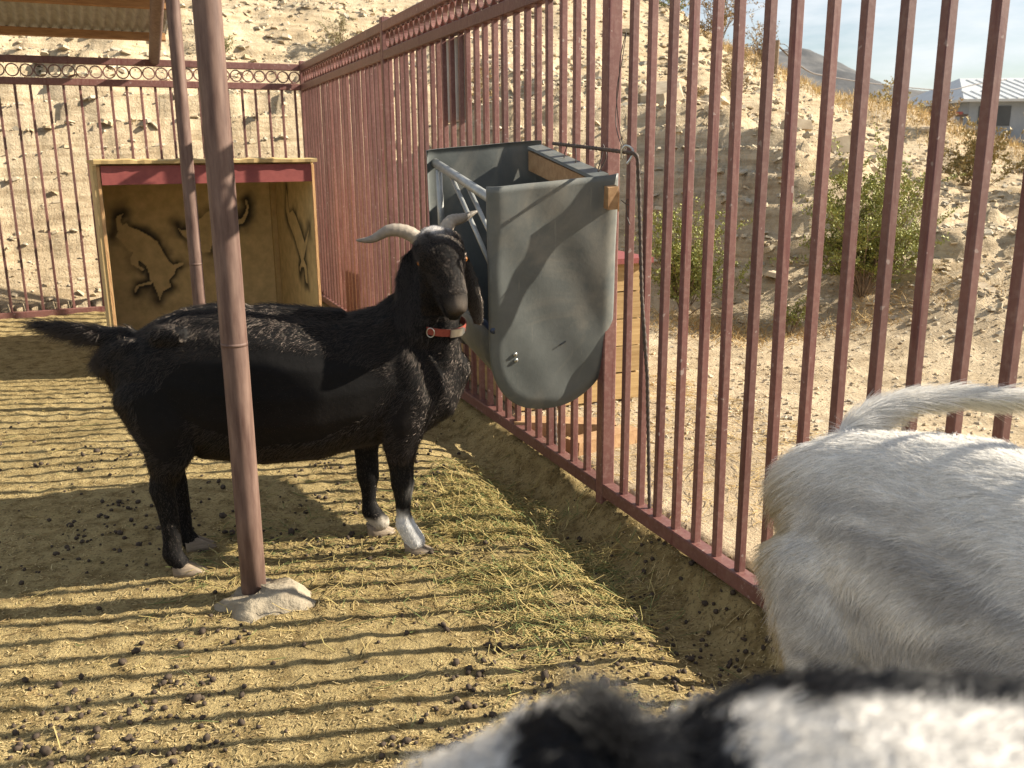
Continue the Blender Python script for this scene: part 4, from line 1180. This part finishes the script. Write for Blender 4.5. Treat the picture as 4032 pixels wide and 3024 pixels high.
o = MB().box((0, 0, 0), (.008, .18, .20), (NA, -A, Zv)).build('hanging_board', M['white_board']); o.location = pa(4.09, .034, 1.705)
tag(o, 'small pale board hung on the outside of the bars near the ring frieze', 'board')
o = MB().box((0, 0, 0), (.010, .22, .20), (NA, -A, Zv)).build('leaning_board', simple('white_plastic', (.62, .64, .72), (.7, .72, .78), 5, .5, .05, .001)); o.location = pa(1.68, .14, .33); o.rotation_euler = (0, -.10, 0)
tag(o, 'white sheet leaning low outside the fence beyond the goat head', 'board')

def rebar(name, pts, r, label):
    P = [Vector(p) for p in pts]; out_ = []
    rr = []
    for a_, b_ in zip(P[:-1], P[1:]):
        n = max(2, int((b_ - a_).length / .006))
        for k in range(n): out_.append(a_.lerp(b_, k / n)); rr.append(r * (1.0 if (len(out_) // 2) % 2 else 1.22))
    out_.append(P[-1]); rr.append(r)
    return tag(MB().tube(out_, rr, 8).build(name, M['rust'], None, True), label, 'rod')
rebar('rebar_rod', [(.165, 3.64, 1.373), (.245, 3.428, 1.360), (.312, 3.264, 1.349), (.367, 3.129, 1.339), (.396, 3.060, 1.334), (.404, 3.055, 1.325), (.408, 3.057, 1.31), (.418, 3.075, 1.20), (.434, 3.073, .872), (.458, 3.06, .60), (.478, 3.050, .10)], .006, 'dark bent reinforcing rod hooked over the feeder top and down the fence')
rebar('rebar_rod', [(.176, 3.83, .62), (.181, 3.824, .266), (.186, 3.812, .06)], .008, 'short upright reinforcing rod below the feeder bottom')

def wire(pts, r, label, m='wire', name='tie_wire'):
    P = [Vector(p) for p in pts]; Q = []
    for k in range(len(P) - 1):
        p0, p1, p2, p3 = P[max(k - 1, 0)], P[k], P[k + 1], P[min(k + 2, len(P) - 1)]
        for j in range(6):
            f = j / 6; Q.append(.5 * ((2 * p1) + (-p0 + p2) * f + (2 * p0 - 5 * p1 + 4 * p2 - p3) * f * f + (-p0 + 3 * p1 - 3 * p2 + p3) * f ** 3))
    Q.append(P[-1])
    return tag(MB().tube(Q, r, 6).build(name, M[m], None, True), label, 'wire')
wire([(.372, 3.150, 1.345), (.356, 3.190, 1.40), (.352, 3.215, 1.456), (.358, 3.195, 1.557), (.362, 3.190, 1.64), (.376, 3.165, 1.712), (.366, 3.178, 1.63), (.352, 3.200, 1.52), (.366, 3.180, 1.39), (.380, 3.150, 1.35)], .0015, 'thin wire looped up the fence post above the feeder')
wire([(.316, 3.262, 1.365), (.326, 3.245, 1.33), (.318, 3.262, 1.30), (.300, 3.262, 1.275), (.318, 3.25, 1.352)], .002, 'dark wire lashing the rod to the feeder corner')
wire([(.215, 3.50, 1.375), (.200, 3.53, 1.33), (.205, 3.535, 1.27), (.235, 3.45, 1.30), (.235, 3.452, 1.37)], .002, 'dark wire wrapped round the feeder batten')
wire([(.375, 3.20, 1.18), (.395, 3.18, 1.165), (.400, 3.19, 1.185), (.388, 3.18, 1.175), (.392, 3.18, 1.13), (.402, 3.17, 1.10)], .0016, 'twisted wire end beside the wooden block on the feeder')
o = wire([(.362, 3.118, 1.318), (.364, 3.112, 1.345), (.376, 3.104, 1.358), (.396, 3.098, 1.345), (.392, 3.096, 1.322), (.378, 3.10, 1.300)], .0042, 'shiny steel carabiner hooked over the rod beside the fence post', 'steel', 'carabiner'); o['category'] = 'carabiner'

# ------------------------------------------------------------------ shrubs
def shrub(name, base, rx, h, n_stem, n_leaf, c0, c1, lsz, label, seed, cat='shrub', bare=0.15, group=None, stemr=.006, up_=.9):
    g = np.random.default_rng(seed)
    root = tag(empty(name, base), label, cat, group)
    mb = MB(); tips = []
    for k in range(n_stem):
        az = g.uniform(0, 2 * np.pi); spread = g.uniform(.1, 1) ** .8 * rx * g.uniform(.6, 1.15); hh_ = h * g.uniform(.35, 1.08) * (1 - .2 * (spread / rx) ** 2)
        end = Vector((math.cos(az) * spread, math.sin(az) * spread, hh_)); p0 = Vector((math.cos(az) * .04 * rx, math.sin(az) * .04 * rx, -.03))
        pts = []
        for j in range(5):
            t = j / 4; q = p0.lerp(end, t); q.x *= (t ** .35 if t > 0 else 0) * 1.0 + .0; q.y *= (t ** .35 if t > 0 else 0); q += Vector(g.normal(0, .03 * h * t, 3)); pts.append(q)
        mb.tube(pts, [stemr * (1 - .75 * j / 4) for j in range(5)], 5)
        for j in range(7):
            t = g.uniform(.3, .95); i = int(t * 4); f = t * 4 - i; q0 = pts[i].lerp(pts[min(i + 1, 4)], f)
            q1 = q0 + Vector((g.normal(0, .16) * h, g.normal(0, .16) * h, abs(g.normal(.12, .08)) * h * up_))
            mb.tube([q0, q0.lerp(q1, .5) + Vector(g.normal(0, .01 * h, 3)), q1], [stemr * .4, stemr * .3, stemr * .15], 4); tips.append((q0, q1))
        tips.append((pts[2], pts[4]))
    mb.build('stem', M['twig'], root)
    ti = g.integers(0, len(tips), n_leaf); t = g.uniform(bare, 1.05, n_leaf) ** .7
    P0 = np.array([q[0][:] for q in tips])[ti]; P1 = np.array([q[1][:] for q in tips])[ti]
    P = P0 + (P1 - P0) * t[:, None] + g.normal(0, .012 * h, (n_leaf, 3)); P[:, 2] = np.maximum(P[:, 2], .02)
    d = g.normal(0, 1, (n_leaf, 3)); d[:, 2] = np.abs(d[:, 2]) + .3; d /= np.linalg.norm(d, axis=1, keepdims=True)
    s = np.cross(d, g.normal(0, 1, (n_leaf, 3))); s /= np.linalg.norm(s, axis=1, keepdims=True)
    L = lsz * g.uniform(.6, 1.4, n_leaf)[:, None]
    V = np.stack([P, P + d * L * .5 + s * L * .28, P + d * L, P + d * L * .5 - s * L * .28], 1).reshape(-1, 3)
    F = np.arange(n_leaf * 4).reshape(-1, 4)
    k = np.clip(g.normal(.5, .3, n_leaf) + .35 * (P[:, 2] / h - .5), 0, 1)[:, None]
    c = np.array(c0) * (1 - k) + np.array(c1) * k
    link('foliage', fast_mesh('foliage', V, F, M['leaf'], False, np.repeat(c, 4, 0)), root)
    return root
GREEN0, GREEN1 = (.15, .17, .035), (.36, .36, .10)
DRY0, DRY1 = (.22, .15, .065), (.42, .30, .14)
def sp(x, y, dz=0): return (x, y, hz(x, y) + dz)
shrub('desert_shrub', sp(2.68, 7.05), .64, 1.0, 64, 30000, GREEN0, GREEN1, .020, 'bushy green desert shrub growing on the bank beyond the fence bars', 1)
shrub('desert_shrub', sp(1.36, 7.25), .44, .88, 40, 16000, GREEN0, GREEN1, .019, 'narrower green desert shrub by the dry grass outside the fence', 2)
shrub('desert_shrub', sp(2.05, 6.75), .22, .32, 9, 1500, GREEN0, GREEN1, .015, 'low sprig of green leaves between the two green shrubs', 3)
shrub('desert_shrub', (3.55, 22.3, 4.25), .8, 1.3, 16, 2600, (.20, .24, .09), (.34, .37, .17), .06, 'grey green shrub on top of the hill crest', 4)
shrub('dry_shrub', sp(4.40, 20.6), .75, 1.5, 16, 2200, DRY0, DRY1, .05, 'brown dry bush standing against the sky below the hill crest', 5, stemr=.012)
shrub('dry_shrub', sp(3.52, 15.3), .42, .95, 14, 1500, DRY0, DRY1, .03, 'wispy brown bush half way down the stony slope', 6, stemr=.007)
shrub('dry_shrub', sp(5.25, 20.4), .5, .9, 12, 900, DRY0, DRY1, .04, 'thin bare bush on the skyline beside the wooden post', 7, stemr=.01)
shrub('dry_shrub', sp(9.15, 22.8), .8, 1.25, 14, 2500, (.26, .21, .07), (.42, .33, .12), .06, 'mustard coloured bush on the far edge of the slope', 8)
shrub('dry_shrub', sp(6.6, 13.3), .85, .95, 20, 4800, (.20, .17, .06), (.40, .29, .12), .04, 'wide mustard bush in front of the grey house', 9)
shrub('dry_shrub', sp(7.2, 12.6), .8, 1.0, 20, 4200, (.17, .14, .06), (.36, .26, .11), .04, 'taller dry bush at the picture edge under the grey house', 10)
shrub('dry_shrub', sp(2.75, 14.6), .3, .4, 10, 600, DRY0, DRY1, .025, 'small dry tuft among stones on the upper slope', 11, stemr=.004)
shrub('dry_shrub', sp(-2.3, 13.4), .45, .55, 14, 1500, (.22, .19, .10), (.36, .31, .17), .025, 'grey dry bush on the hillside above the fence corner', 12, stemr=.006)
shrub('dry_shrub', sp(-3.7, 12.6), .25, .35, 9, 700, (.14, .15, .06), (.26, .25, .11), .02, 'small green tuft on the hillside behind the poles', 13, stemr=.004)
shrub('dry_shrub', sp(-.35, 10.3), .35, .7, 12, 900, DRY0, DRY1, .025, 'dry twiggy bush behind the side fence under the ring frieze', 14, stemr=.005)
shrub('dry_shrub', sp(8.2, 18.3), .6, .75, 12, 1800, DRY0, DRY1, .04, 'golden dry bush on the crest left of the white shed', 15)

def blades(name, pts, h, w, cols, label, seed, lean=.35):
    g = np.random.default_rng(seed); n = len(pts)
    P = np.array(pts); H = h * g.uniform(.5, 1.3, n)[:, None]; d = np.stack([g.normal(0, lean, n), g.normal(0, lean, n), np.ones(n)], 1); d /= np.linalg.norm(d, axis=1, keepdims=True)
    s = np.cross(d, g.normal(0, 1, (n, 3))); s /= np.linalg.norm(s, axis=1, keepdims=True)
    mid = P + d * H * .55; tip = P + d * H + np.stack([g.normal(0, .2, n), g.normal(0, .2, n), -np.abs(g.normal(0, .15, n))], 1) * H
    V = np.stack([P - s * w, P + s * w, mid + s * w * .7, mid - s * w * .7, tip], 1).reshape(-1, 3)
    b = np.arange(n) * 5; F = np.concatenate([np.stack([b, b + 1, b + 2], 1), np.stack([b, b + 2, b + 3], 1), np.stack([b + 3, b + 2, b + 4], 1)])
    k = g.random(n)[:, None]; c = np.array(cols[0]) * (1 - k) + np.array(cols[1]) * k
    o = link(name, fast_mesh(name, V, F, M['hay'], False, np.repeat(c, 5, 0))); tag(o, label, kind='stuff')
def ridge_pts(n, seed):
    g = np.random.default_rng(seed); t = g.uniform(0, 1, n); cl = np.round(t * 34) / 34 + g.normal(0, .008, n)
    x = 4.2 + cl * 6.5 + g.normal(0, .18, n); y = 21.3 - cl * 3.3 + g.normal(0, 1.0, n); return np.stack([x, y, hh(x, y) - .02], 1)
blades('dry_grass', ridge_pts(5200, 1), .22, .005, ((.42, .29, .12), (.62, .46, .22)), 'tall golden dry grass along the crest of the slope', 2)
g = np.random.default_rng(5)
x = np.concatenate([g.normal(1.45, .33, 1500), g.normal(2.6, .5, 900), g.normal(6, 1.5, 1200)]); y = np.concatenate([g.normal(6.75, .3, 1500), g.normal(6.75, .2, 900), g.normal(12.5, 1.2, 1200)])
blades('dry_grass', np.stack([x, y, hh(x, y)], 1), .11, .0022, ((.34, .22, .09), (.56, .40, .18)), 'low tangle of dry grass round the foot of the green shrubs', 3, 1.3)

# ------------------------------------------------------------------ far things
def far_hills():
    prof = [(-60, 30), (40, 34), (76, 31.7), (82, 30.6), (90, 31.4), (99, 27.5), (108, 23.4), (117, 19.3), (127, 17.0), (133, 18.2), (138, 20.2), (144, 19.2), (150, 20), (159, 19), (175, 22), (210, 26), (280, 20)]
    xs = np.linspace(-60, 280, 170); ys = np.linspace(190, 420, 46)
    X, Y = np.meshgrid(xs, ys); top = np.interp(X * 300 / np.maximum(Y, 300), [p[0] for p in prof], [p[1] for p in prof])
    t = np.where(Y < 300, (Y - 190) / 110, 1 - (Y - 300) / 120); Z = (top - 0) * np.clip(t, 0, 1) ** .9
    Z = Z + fbm(X * .05, Y * .05, 4, 7) * 5 * np.clip(t, 0, 1) * np.clip(np.abs(Y - 300) / 40, .12, 1) + fbm(X * .25, Y * .25, 3, 2) * .9 * np.clip(t, 0, 1) + 1.5
    nx, ny = len(xs), len(ys); i, j = np.meshgrid(np.arange(nx - 1), np.arange(ny - 1)); q = (j * nx + i).ravel()
    o = link('distant_hills', fast_mesh('distant_hills', np.stack([X, Y, Z], -1).reshape(-1, 3), np.stack([q, q + 1, q + nx + 1, q + nx], 1), M['far_hill'], True))
    tag(o, 'grey blue rocky hills on the horizon', kind='structure')
far_hills()
def house():
    root = tag(empty('house', (27, 49, 1.6)), 'grey house with a white metal hip roof behind the dry bushes', 'house')
    def P(mb, n, m): o = mb.build(n, M[m], root); o.matrix_parent_inverse = Matrix.Translation((-27, -49, -1.6)); return o
    P(MB().box((27.4, 49.5, 2.5), (5.9, 4.2, 1.22)), 'wall', 'house_wall')
    e, zr, ze = .55, 4.95, 3.70; x0, x1, y0, y1 = 21.5 - e, 33.3 + e, 45.3 - e, 53.7 + e; ym = (y0 + y1) / 2
    v = [(x0, y0, ze), (x1, y0, ze), (x1, y1, ze), (x0, y1, ze), (x0 + 1.9, ym, zr), (x1 - 1.9, ym, zr)]
    v += [(a_, b_, c_ - .12) for a_, b_, c_ in v[:4]]
    P2 = MB(); P2.add(v, [(0, 1, 5, 4), (1, 2, 5), (2, 3, 4, 5), (3, 0, 4), (0, 6, 7, 1), (1, 7, 8, 2), (2, 8, 9, 3), (3, 9, 6, 0), (6, 9, 8, 7)]); P(P2, 'roof', 'house_roof')
    for k in range(26):
        xx = x0 + .4 + k * .48; t = .9 if 2 < k < 23 else .35
        P(MB().box((xx + .2, y0 + (ym - y0) * t * .5, ze + (zr - ze) * t * .5 + .03), (.02, (ym - y0) * t * .52, .015), (Vector((1, 0, 0)), Vector((0, ym - y0, zr - ze)).normalized(), Vector((0, -(zr - ze), ym - y0)).normalized())), 'roof_rib', 'house_roof')
    P(MB().box((22.7, 45.28, 2.95), (.75, .03, .45)), 'window', 'dark'); P(MB().box((25.6, 45.28, 2.4), (.5, .03, 1.0)), 'door', 'dark')
house()
def shed():
    root = tag(empty('shed', (17.6, 41, 1.6)), 'low white shed with a rust red roof edge on the far slope', 'shed')
    def P(mb, n, m): o = mb.build(n, M[m], root); o.matrix_parent_inverse = Matrix.Translation((-17.6, -41, -1.6)); return o
    for k in range(8): P(MB().box((16.85 + k * .21, 40, 2.2), (.1, .03, .62)), 'siding_panel', 'shed_white')
    P(MB().box((17.6, 41.2, 2.2), (.82, 1.15, .6)), 'wall', 'shed_white'); P(MB().box((17.6, 41.1, 2.88), (1.0, 1.4, .05)), 'roof', 'red_board')
    P(MB().box((18.75, 40.1, 2.2), (.05, .05, .7)), 'post', 'rust'); P(MB().box((18.5, 40.1, 2.8), (.5, .06, .05)), 'beam', 'rust')
shed()
o = MB().tube([(0, 0, -.4), (0, 0, .3), (.01, 0, .78)], [.055, .05, .048], 10).build('wooden_post', M['twig']); o.location = (5.44, 20.0, 2.78); tag(o, 'weathered wooden post carrying a wire on the crest', 'post')
wire([(5.44, 20.0, 3.48), (6.66, 22, 3.16), (8.5, 26, 3.31), (12.54, 33, 3.576), (17.9, 40, 3.80), (20.5, 43, 4.2), (22.9, 44.9, 4.55)], .02, 'slack cable sagging from the wooden post to the grey house', 'wire', 'cable')
wire([(5.44, 20.0, 3.45), (5.6, 20.1, 3.50), (5.75, 20.2, 3.42), (5.6, 20.15, 3.38), (5.9, 20.3, 3.36)], .008, 'curled loose wire end on top of the wooden post')

# ------------------------------------------------------------------ litter on the yard soil
def straws(name, xy, Lm, r, cols, label, seed, zoff=.004, lift=.12, zf=zg):
    g = np.random.default_rng(seed); n = len(xy); x, y = xy[:, 0], xy[:, 1]
    az = g.uniform(0, 2 * np.pi, n); L = Lm * np.exp(g.normal(0, .5, n)); cu = g.normal(0, .5, n); el = g.normal(0, lift, n)
    P = [];
    for t in (-.5, 0, .5):
        a = az + cu * t; px = x + np.cos(a) * L * t; py = y + np.sin(a) * L * t; P.append(np.stack([px, py, zf(px, py) + zoff + np.abs(el) * L * (.5 + t) + r], 1))
    P = np.stack(P, 1); sd = np.stack([-np.sin(az), np.cos(az), np.zeros(n)], 1); upv = np.array([0, 0, 1.0])
    V = []
    rr = r * g.uniform(.6, 1.4, n)[:, None]
    for i in range(3):
        for k in range(3): a = 2 * np.pi * k / 3 + .5; V.append(P[:, i] + (sd * np.cos(a) + upv * np.sin(a)) * rr)
    V = np.stack(V, 1); b = (np.arange(n) * 9)[:, None]; F = []
    for i in range(2):
        for k in range(3): F.append(b + np.array([[i * 3 + k, i * 3 + (k + 1) % 3, i * 3 + 3 + (k + 1) % 3, i * 3 + 3 + k]]))
    k = g.random(n)[:, None]; j = g.random(n)[:, None]; c = np.array(cols[0]) * (1 - k) + np.array(cols[1]) * k; c = np.where(j < .26, np.array(cols[2]), c)
    o = link(name, fast_mesh(name, V.reshape(-1, 3), np.concatenate(F), M['hay'], False, np.repeat(c, 9, 0))); tag(o, label, kind='stuff')
g = np.random.default_rng(31)
def inside(x, y):
    u, v = uv_of(x, y); return (u < -.01) & (v < -.05)
# thick hay in front of the goat towards the fence
n = 12000
t = g.beta(1.6, 1.4, n); x = -.28 + .52 * t + g.normal(0, .13, n); y = 3.75 - 1.30 * t + g.normal(0, .20, n)
pz = vnoise(x * 5, y * 5, 13) + .4 * vnoise(x * 15, y * 15, 14); q = pz > .62 + .3 * (g.random(n) - .5); x, y = x[q], y[q]
xy = np.stack([x, y], 1)
x2 = g.uniform(-1.1, .1, 1500); y2 = g.normal(3.0, .3, 1500); x3 = g.uniform(-2.6, .9, 420); y3 = 1.5 + 5.0 * g.random(420) ** 1.3
xy = np.concatenate([xy, np.stack([x2, y2], 1), np.stack([x3, y3], 1)]); xy = xy[inside(xy[:, 0], xy[:, 1])]
HC = ((.50, .38, .16), (.36, .30, .12), (.17, .20, .075))
straws('hay', xy, .042, .0011, HC, 'loose green and gold hay strewn in front of the black goat', 4, .004, .22)
n = 60000
yy = 1.2 + 4.6 * g.random(n) ** 1.5; xx = g.uniform(-1, 1, n) * (.35 + yy * .62) - .1; k = inside(xx, yy); pt = vnoise(xx * 3, yy * 3, 6) + .35 * vnoise(xx * 12, yy * 12, 8)
k &= pt > .45
straws('straw_chaff', np.stack([xx[k], yy[k]], 1), .009, .0011, ((.58, .46, .24), (.44, .33, .15), (.30, .21, .10)), 'short straw chaff trodden into the yard soil', 6, .001, .12)
g2 = np.random.default_rng(8)
x = g2.normal(1.0, .5, 1800); y = 3.0 + g2.random(1800) * 2.2; u, v = uv_of(x, y); k = (u > .03) & (u < 1.3)
straws('straw', np.stack([x[k], y[k]], 1), .05, .0012, ((.60, .44, .20), (.50, .36, .15), (.42, .30, .13)), 'dry straw scattered along the outside of the fence', 9, .004, .15, hh)

def droppings():
    g = np.random.default_rng(77); n = 9500
    yy = 1.15 + 4.2 * g.random(n) ** 1.8; xx = g.uniform(-1, 1, n) * (.3 + yy * .62)
    cl = vnoise(xx * 2.2, yy * 2.2, 3); k = inside(xx, yy) & (g.random(n) < .04 + 1.5 * np.clip((cl + .5 * vnoise(xx * 7, yy * 7, 5) - .62) * 2, 0, 1) * np.clip(1.5 - (yy - 1.2) * .35, .2, 1.3)); xx, yy = xx[k], yy[k]; n = len(xx)
    bm = bmesh.new(); bmesh.ops.create_icosphere(bm, subdivisions=1, radius=1); cv = np.array([v.co[:] for v in bm.verts]) * np.array([1.35, 1, .95]); cf = np.array([[v.index for v in f.verts] for f in bm.faces]); bm.free()
    Rm = rotm(g, n, .5); r = .0056 * np.exp(g.normal(0, .36, n))
    V = np.einsum('nij,vj->nvi', Rm, cv) * r[:, None, None] + np.stack([xx, yy, zg(xx, yy) + r * .55], 1)[:, None, :]
    F = (cf[None] + (np.arange(n) * len(cv))[:, None, None]).reshape(-1, 3)
    o = link('goat_droppings', fast_mesh('goat_droppings', V.reshape(-1, 3), F, M['dung'], True)); tag(o, 'dark round goat droppings scattered over the yard soil', kind='stuff')
droppings()
